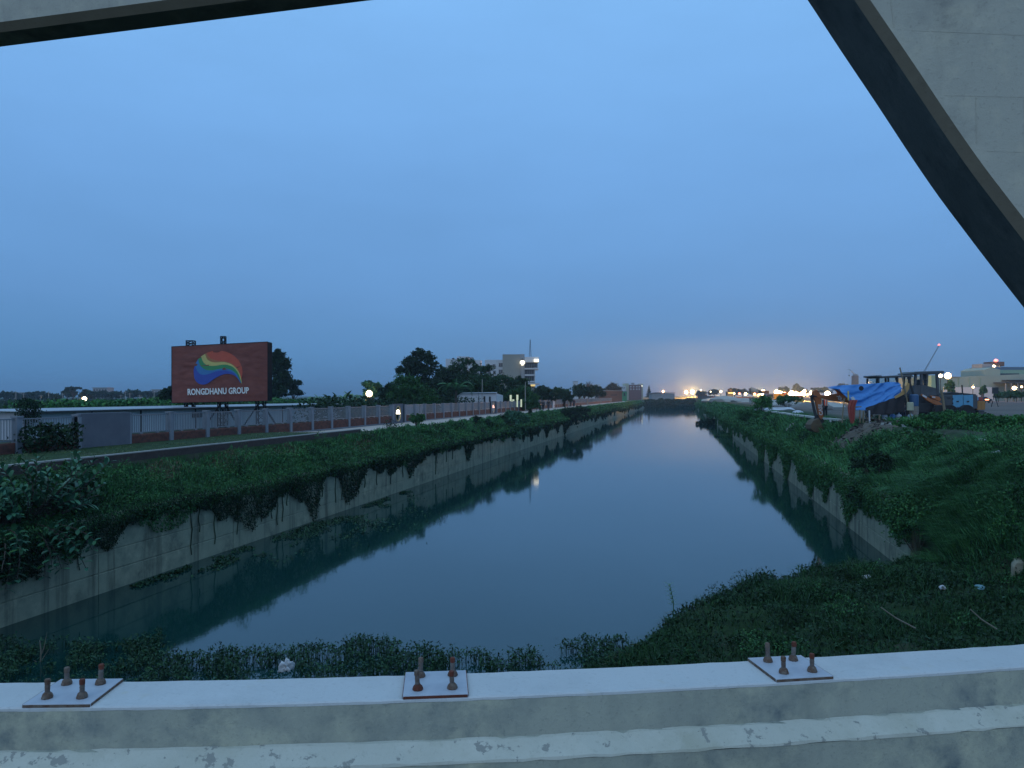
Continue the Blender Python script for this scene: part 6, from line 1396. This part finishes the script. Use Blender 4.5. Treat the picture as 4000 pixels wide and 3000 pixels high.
def clumps(name, label, cx, cy, r, h, per, m, leaf=.07):
    K = len(cx); j = np.repeat(np.arange(K), per); N = len(j)
    d = rng.normal(size=(N, 3)); d /= np.linalg.norm(d, axis=1)[:, None]; d[:, 2] = np.abs(d[:, 2]); q = rng.random(N)**.45
    x = cx[j] + d[:, 0]*q*r[j]; y = cy[j] + d[:, 1]*q*r[j]; z = HG(cx, cy)[j] + d[:, 2]*q*h[j] + .03
    Z = Zof(x, y); s = np.maximum(leaf, .0020*Z)*(.5 + rng.random(N))
    o = leaves(name, np.stack([x, y, z], 1), s, m, None, .6, .8, .0, kind='stuff'); setp(o, label, 'weeds'); return o
for i, m in enumerate((M_leaf_mid, M_leaf_green, M_leaf_dark)):
    K = 34; cy = ysamp(K, 13, 110, 1.3); cx = -18.1 - 1.9*rng.random(K)**1.3
    clumps('weed_clumps', ['mid green', 'bright green', 'dark green'][i] + ' weed clumps dotted along the left bank', cx, cy, .25 + .5*rng.random(K), .3 + .65*rng.random(K), 260, m)
    K = 46; cy = ysamp(K, 20, 110, 1.3); cx = 8.0 + 3.4*rng.random(K); k = (cy > 29.5) | (cx > 9.2); cx, cy = cx[k], cy[k]; k = (soil_r(cx, cy) > 1) & ((HT(cx, cy) < 4.0) | (cy < 36)); cx, cy = cx[k], cy[k]; K = len(cx)
    clumps('weed_clumps', ['mid green', 'bright green', 'dark green'][i] + ' weed clumps dotted over the right bank', cx, cy, .3 + .6*rng.random(K), .4 + .75*rng.random(K), 300, m)
    K = 26; cx = -.5 + 12*rng.random(K); cy = 12 + 15*rng.random(K); k = HT(cx, cy) > .35; cx, cy = cx[k], cy[k]; K = len(cx)
    clumps('weed_clumps', ['mid green', 'bright green', 'dark green'][i] + ' weed clumps on the near mound', cx, cy, .2 + .45*rng.random(K), .2 + .4*rng.random(K), 260, m if i != 1 else M_grass_d, .055)
mb = MB()
for i in range(170):
    a = random.uniform(0, 6.283); q = random.random()**.5*1.0; x = SOIL_C.x + math.cos(a)*q*SOIL_R[0]; y = SOIL_C.y + math.sin(a)*q*SOIL_R[1]; z = float(HT(x, y)) + .42*max(0, 1 - q) + random.uniform(-.02, .06); s = random.uniform(.05, .17)
    P = [Vector((x + random.uniform(-s, s), y + random.uniform(-s, s), z + random.uniform(-.3*s, s))) for _ in range(8)]
    bm = bmesh.new(); [bm.verts.new(p) for p in P]; bmesh.ops.convex_hull(bm, input=bm.verts); bm.verts.index_update(); vl = [v for v in bm.verts if v.link_faces]; ix = {v: k for k, v in enumerate(vl)}
    mb.add([v.co for v in vl], [tuple(ix[v] for v in f.verts) for f in bm.faces]); bm.free()
setp(mb.build('rubble', mat('rubble_mix', (.075,.065,.055), .95, island=.6)), 'broken rubble scattered over the bare soil by the shelter', 'rubble', kind='stuff')
# creepers hanging over the canal walls
def curtain(name, label, xw, sgn, n, y0, y1, m, seed, gap=.40, maxd=1.9):
    y = ysamp(n, y0, y1, 1.45); g = fbm(y*.42 + seed, y*0 + 2, 4); g2 = fbm(y*2.2 + seed, y*0 + 7, 3)
    d = .55 + maxd * np.clip((g - gap)*2.6, 0, 1) + .45*np.clip(g2 - .42, 0, 1)*2
    d = d * np.clip((y - 8)/3, 0, 1); d = np.where((sgn < 0) & (y < 40), d + .7, d); t = rng.random(n)**.75
    z = WALL_TOP + .25 - t*d*1.05 - .05; out = np.abs(rng.normal(size=n))*.16*(1 - t*.55) + .02
    # rounded overhang near the top
    xo = xw + sgn*(out + .22*np.exp(-((t-.25)/.3)**2)); Z = Zof(xo, y); s = np.maximum(.065, .0026*Z)*(.6+.8*rng.random(n))
    k = z > .04; dirs = np.stack([np.full(n, sgn*.5), np.zeros(n), np.full(n, -.8)], 1)
    o = leaves(name, np.stack([xo, y, z], 1)[k], s[k], m, None, .55, .3, .3, dirs[k], kind='stuff'); setp(o, label, 'creeper'); return o
curtain('hanging_creeper', 'dark creeper hanging in tufts over the left canal wall', XL, 1, 60000, 12, 400, M_leaf_dark, 3.1, .43)
curtain('hanging_creeper', 'green creeper overhanging the top edge of the left canal wall', XL, 1, 30000, 12, 400, M_leaf_mid, 9.7, .5, 1.0)
curtain('hanging_creeper', 'thick creeper hanging over the right canal wall', XR, -1, 60000, 29, 400, M_leaf_mid, 21.3, .33, 2.1)
# single trailing stems on the left wall
mb = MB()
for i in range(26):
    y = float(ysamp(1, 20, 70, 1.2)[0]); z1 = random.uniform(.15, 1.2); p = [(XL + .03, y + .05*math.sin(k*1.7+i), WALL_TOP - (WALL_TOP - z1)*k/7) for k in range(8)]; mb.tube(p, .012 + .0003*y, 4, False)
setp(mb.build('trailing_stems', M_leaf_dark), 'thin trailing stems down the left canal wall', 'creeper', kind='stuff')
# far end embankment vegetation
n = 9000; x = XL + (XR-XL)*rng.random(n); y = YEND - 1 + 9*rng.random(n)
leaf_o = leaves('far_thicket', np.stack([x, y, HT(x, y) + 1.3*rng.random(n)*fbm(x*.5, y*.5, 3)*1.6], 1), 1.1*(.5+.8*rng.random(n)), M_leaf_dark, None, .6, .4, kind='stuff'); setp(leaf_o, 'dark thicket closing the far end of the canal', 'thicket')
# water plants along the near shore (emergent stems with small leaves) and floating mats by the left wall
n = 9000; x = -17.5 + 16.8*rng.random(n); sh = np.interp(x, [-18, -13, -10, -8, -5, -3, -1.4, -.7], [16.5, 17.6, 17.2, 18.3, 18.0, 19.4, 20.2, 19.6])
dens = fbm(x*.8, x*0+1, 3); y = sh + .5*(dens - .45)*3 - np.abs(rng.normal(size=n))*2.6 - .5; hz = (.14 + .24*rng.random(n)) * (1 + .5*(dens-.4))
k = (fbm(x*1.7, y*1.7, 3) > .43) & (y > 10); x, y, hz = x[k], y[k], hz[k]; N = len(x)
v, f = blades_arr(np.stack([x, y, np.full(N, -.02)], 1), hz, np.full(N, .016), rng.normal(size=(N, 2))*.25)
setp(np_obj('water_plants', v, f, M_water_plant), 'thin stems of water plants standing in the shallows behind the parapet', 'water plants', kind='stuff')
rp = np.repeat(np.arange(N), 4); c = np.stack([x[rp] + rng.normal(size=len(rp))*.06, y[rp] + rng.normal(size=len(rp))*.06, hz[rp]*(.55+.5*rng.random(len(rp)))], 1)
setp(leaves('water_plants', c, .085*(.6+.8*rng.random(len(rp))), M_water_plant, None, .45, .8, kind='stuff'), 'small leaves of the water plants in the shallows', 'water plants')
n = 9000; y = 22 + 26*rng.random(n); x = XL + .3 + np.abs(rng.normal(size=n))*2.0*np.clip(np.sin((y-22)/26*3.14), .1, 1); k = fbm(x*.9, y*.5, 3) > .43
x, y = x[k], y[k]; N = len(x); setp(leaves('floating_plants', np.stack([x, y, .02+.05*rng.random(N)], 1), .11*(.5+rng.random(N)), M_water_plant, None, .6, 1.4, 0, kind='stuff'), 'mat of floating water plants along the left canal wall', 'water plants')
# ---- individual bushes
def bush(label, p, r, h, m, n=3500, leaf=.10, asp=.6, group='bushes on the banks', name='bush', hang=0):
    t = thing(name, label, 'bush', p, 0, group)
    lob = [(0,0,h*.5,r*.8,r*.8,h*.45)] + [(random.uniform(-.6,.6)*r, random.uniform(-.6,.6)*r, h*random.uniform(.35,.85), r*.5, r*.5, h*.3) for _ in range(5)]
    if hang: lob += [(hang*.5, random.uniform(-.3,.3)*r, -h*.3, r*.4, r*.5, h*.5)]
    pts, cc = crown_points(lob, n, .35, shell=.4)
    leaves('foliage', pts, leaf*(.6+.8*rng.random(len(pts))), m, t, asp, .6)
    mb = MB()
    for q in cc[:9]: mb.tube([(0,0,-.2), Vector(q)*.5, q], [.03,.02,.008], 5)
    mb.build('stems', M_bark, t)
def bp(px, py, Z): p = at(px, py, Z); p.z = float(HT(p.x, p.y)); return p
bush('round dark green bush on the left terrace near the big leaved shrub', Vector((-18.9, 21.6, 3.0)), .75, 1.15, M_leaf_mid, 3500, .085)
bush('blue green shrub hanging over the left wall half way along', Vector((-18.2, 84, 2.5)), 1.7, 2.0, M_leaf_blue, 5000, .20, hang=.8)
bush('dark bush spilling over the left wall beyond the blue green shrub', Vector((-18.2, 127, 2.4)), 2.6, 1.9, M_leaf_dark, 4500, .32, hang=1)
bush('second dark bush further along the left wall', Vector((-18.3, 146, 2.4)), 2.6, 1.9, M_leaf_dark, 3500, .34, hang=1)
bush('small pale bush at the edge of the footpath', Vector((-20.3, 57.8, 3.9)), .8, .9, M_leaf_mid, 2200, .13)
bush('tiny dark bush on the grass right of the path', Vector((-19.6, 73, 3.6)), .6, .7, M_leaf_dark, 1500, .14)
bush('dark leafy bush at the near end of the right canal wall', Vector((8.0, 28.9, 0.9)), 1.15, 2.0, M_leaf_mid, 6000, .09)
for i, (px, py, Z, r, h, m, lab) in enumerate(((2760, 1590, 170, 3.2, 2.6, M_leaf_dark, 'dark bush at the far end of the right wall'), (2830, 1600, 120, 2.2, 2.0, M_leaf_mid, 'green bush left of the pair of rounded bushes'), (2915, 1575, 98, 1.5, 2.2, M_leaf_mid, 'left one of two rounded bushes on the right bank'), (2975, 1580, 90, 1.5, 2.1, M_leaf_green, 'right one of two rounded bushes on the right bank'), (3075, 1580, 108, 2.0, 1.9, M_leaf_mid, 'loose bush below the dump truck'), (2900, 1650, 72, 1.6, 1.4, M_leaf_green, 'bright grassy bush on the right wall top'), (3330, 1980, 33, 1.2, 1.3, M_leaf_dark, 'dark bush drooping over the right canal wall to the water'), (3620, 1790, 34, 1.3, 1.2, M_leaf_mid, 'leafy bush in the middle of the right slope'))):
    p = bp(px, py, Z); 
    if 'drooping' in lab: p = Vector((8.1, 35.5, 2.4))
    bush(lab, p, r, h, m, 3500, max(.10, .0022*Z), hang=-1.1 if 'drooping' in lab else 0)
for i, (px, top, Z, r, lab) in enumerate(((3600, 1640, 41, 1.2, 'creeper clump right below the water jugs'), (3700, 1606, 41, 1.5, 'tall creeper clump before the grader wheels'), (3790, 1612, 39, 1.5, 'creeper clump below the orange counterweight'), (3880, 1622, 37, 1.6, 'creeper clump below the black sign board'), (3975, 1618, 36, 1.7, 'creeper clump at the right picture edge'), (3480, 1710, 42, 1.0, 'low creeper clump on the soil before the shelter'))):
    p = bp(px, 1700, Z); h = max(.6, zat(top, Z) - p.z); bush(lab, p, r, h, M_leaf_mid if i % 2 else M_leaf_green, 5200, .105, .75, 'creeper clumps on the right bank', 'creeper_clump')
# vine over the fence left of the slab
def vine(label, y0, y1, x, ztop, n):
    t = thing('vine', label, 'vine', (x, (y0+y1)/2, 4.1)); yy_ = (y0-y1)/2 + (y1-y0)*rng.random(n); top = (ztop-4.1)*(.45 + .9*np.clip(fbm(yy_*.9+3, yy_*0, 3)-.1, 0, .8)); z = top*rng.random(n)**.7
    leaves('foliage', np.stack([rng.normal(size=n)*.22 + .1, yy_, z], 1), .15*(.6+.8*rng.random(n)), M_leaf_dark, t, .75, .3); mb = MB()
    for i in range(8): a = random.uniform((y0-y1)/2, (y1-y0)/2); mb.tube([(0, a, -.2), (.1, a+.2, .5), (.05, a+.1, 1.1)], .02, 4)
    mb.build('stems', M_bark, t)
vine('dark leafy vine smothering the fence left of the grey slab', 24.2, 27.0, -24.25, 5.3, 900)
vine('dark climber on the left end of the shed', 49.3, 51.4, -49.6, 6.2, 1400)
vine('green climber trailing on the shed roof end right of the billboard', 99, 103, -49.4, 6.0, 1900)
n = 14000; y = 64 + 100*rng.random(n)**1.3; x = -27.5 - 7*rng.random(n); z = 3.0 + (1.6 + 1.6*fbm(x*.35, y*.2, 3))*rng.random(n)**.8*1.3
setp(leaves('undergrowth', np.stack([x, y, z], 1), .30*(.6+.8*rng.random(n)), M_leaf_dark, None, .6, .6, kind='stuff'), 'dark undergrowth filling the gaps below the trees behind the fence', 'undergrowth')
# banana-like ground foliage behind shed
n = 9000; y = 62 + 60*rng.random(n); x = -58 - 6*rng.random(n); z = 4.3 + 1.3*fbm(x*.2, y*.2, 3) + .9*rng.random(n)
setp(leaves('hedge', np.stack([x, y, z], 1), .42*(.6+.8*rng.random(n)), M_leaf_green, None, .6, .6, kind='stuff'), 'low green hedge seen over the shed roof', 'hedge')
n = 16000; y = ysamp(n, 90, 420, 1.1); x = -40 - y*.9*rng.random(n)**.8 - 10*rng.random(n); z = 2.9 + 2.2*fbm(x*.06, y*.06, 3)*rng.random(n)*1.5
setp(leaves('field_scrub', np.stack([x, y, z], 1), np.maximum(.3, .0045*y), M_leaf_dark, None, .6, .6, kind='stuff'), 'dark scrub in the field far behind the shed', 'scrub')
# big leaved shrub at the left edge: single leaves are parts
sh_ = thing('shrub', 'big pale leaved shrub at the lower left edge hanging over the wall', 'shrub', (-18.1, 18.6, 2.5), 0)
lv = []; lf = []
for i, (u, w) in enumerate(((0, .02), (.22, .34), (.5, .46), (.8, .36), (1, .02))):
    lv += [(u, -w/2, .05*math.sin(u*3) + w*.16), (u, 0, .10*math.sin(u*2.6) - .05*u), (u, w/2, .05*math.sin(u*3) + w*.16)]
    if i: b = 3*(i-1); lf += [(b,b+1,b+4,b+3),(b+1,b+2,b+5,b+4)]
me_leaf = [MB().add(lv, lf).mesh('leaf', m, smooth=True) for m in (M_leaf_blue, mat('leaf_pale', (.085,.165,.115), .5, spec=.4), M_leaf_mid)]
me_yel = MB().add(lv, lf).mesh('leaf', mat('leaf_yellow', (.30,.22,.04), .6), smooth=True)
stems = MB(); big = []; 
for i in range(95):
    a = random.uniform(-1.2, 1.2); yb = random.uniform(-2.3, 2.0); L_ = random.uniform(.9, 2.3); dn = random.random() < .3
    b = Vector((-.15 - .3*random.random(), yb*.5, .1)); tipz = random.uniform(.4, 2.0) if not dn else random.uniform(-1.4, -.2)
    tip = Vector((random.uniform(-.9, .9) + (.5 if dn else 0), yb + random.uniform(-.4,.4), tipz)); mid = b.lerp(tip, .5) + Vector((.35, 0, .35))
    pts = [b.lerp(mid, t_/5).lerp(mid.lerp(tip, t_/5), t_/5) for t_ in range(6)]; stems.tube(pts, [.03,.027,.023,.019,.015,.01], 5)
    for j in range(9):
        t_ = .35 + .65*j/8; q = b.lerp(mid, t_).lerp(mid.lerp(tip, t_), t_); d = (mid.lerp(tip, t_) - b.lerp(mid, t_)).normalized()
        for s in (0, 1): big.append((q, d, j*1.57 + s*3.14 + i, random.uniform(.19, .30)))
stems.build('stems', M_bark, sh_)
random.shuffle(big); rest = MB()
for i, (q, d, ro, sz) in enumerate(big):
    side = d.cross(Vector((0.2, .1, 1))).normalized(); out = (Matrix.Rotation(ro, 3, d) @ side * .9 + d * .45 + Vector((0,0,.12))).normalized()
    upv = Vector((0,0,1)) - out*out.z; upv.normalize(); yv = upv.cross(out); Mx_ = Matrix((out, yv, upv)).transposed().to_4x4()
    if i < 290:
        o = bpy.data.objects.new('leaf', me_yel if i % 37 == 5 else me_leaf[i % 3]); o.matrix_local = Matrix.Translation(q) @ Mx_ @ Matrix.Scale(sz, 4); link(o, sh_)
        o.matrix_local = Matrix.Translation(q) @ Mx_ @ Matrix.Scale(sz, 4)
    else: rest.add([(Matrix.Translation(q) @ Mx_ @ Matrix.Scale(sz, 4)) @ Vector(p) for p in lv], lf)
o = rest.build('leaves', M_leaf_blue, sh_, smooth=True); o['kind'] = 'stuff'
# sprig and dead twig
sp_ = thing('sprig', 'upright leafy sprig on the edge of the near mound', 'plant', bp(2628, 2400, 20.6))
sp_.location.z = max(sp_.location.z, .25)
base_h = 0.0; MB().tube([(0,0,-.3), (.02,0,.5), (-.08,0,1.0)], [.014,.012,.006], 5).build('stem', M_leaf_mid, sp_)
for j in range(11):
    for s in (0, 1):
        o = bpy.data.objects.new('leaf', me_leaf[1]); z = .42 + j*.056; a = j*1.57 + s*3.14
        link(o, sp_); o.location = (-.01*j, 0, z); o.rotation_euler = (0, -.35, a); o.scale = (.15,)*3
tw = thing('dead_twig', 'bare pale twig sticking up behind the left anchor plate', 'twig', (at(160, 2590, 18.2).x, at(160, 2590, 18.2).y, 0))
M_twig = mat('dead_wood', (.16,.145,.115), .9); k = 18.2/F0
def tl(px, py): return RGT*((px-160)*k) + Vector((0,0,zat(py,18.2)))
MB().tube([tl(156,2640), tl(160,2540), tl(155,2500)], [.02,.017,.01], 5).tube([tl(160,2560), tl(172,2530), tl(184,2468)], [.014,.011,.005], 5).tube([tl(157,2590), tl(175,2560), tl(192,2535)], [.012,.009,.004], 5).tube([tl(157,2595), tl(142,2585), tl(132,2580)], [.012,.009,.006], 5).build('branch', M_twig, tw)
for px, py, l, lab in ((3440, 2470, .7, 'pale broken stick on the dark mound behind the right anchor plate'), (3790, 2490, .5, 'short pale stick on the mound near the right end of the parapet')):
    p = gp(px, py, lift=.2); st = thing('stick', lab, 'stick', p, .6); MB().tube([(0,0,.3), (.25*l,-.3*l,.12), (.5*l,-.75*l,-.02)], [.012,.014,.016], 6).build('wood', M_twig, st)
# ------------------------------------------------------------------ evening haze
hm = bpy.data.materials.new('haze'); hm.use_nodes = True; hn = hm.node_tree.nodes; hn.clear()
ho = hn.new('ShaderNodeOutputMaterial'); hv = hn.new('ShaderNodeVolumePrincipled')
hv.inputs['Color'].default_value = (0.52, 0.70, 0.86, 1); hv.inputs['Density'].default_value = 0.00032; hv.inputs['Anisotropy'].default_value = 0.3
hm.node_tree.links.new(hv.outputs[0], ho.inputs['Volume'])
haze = MB().bx(-4100, 4100, -90, 9100, -3.2, 70).build('haze', hm); setp(haze, 'thin even evening haze over the whole place', 'haze', kind='stuff')
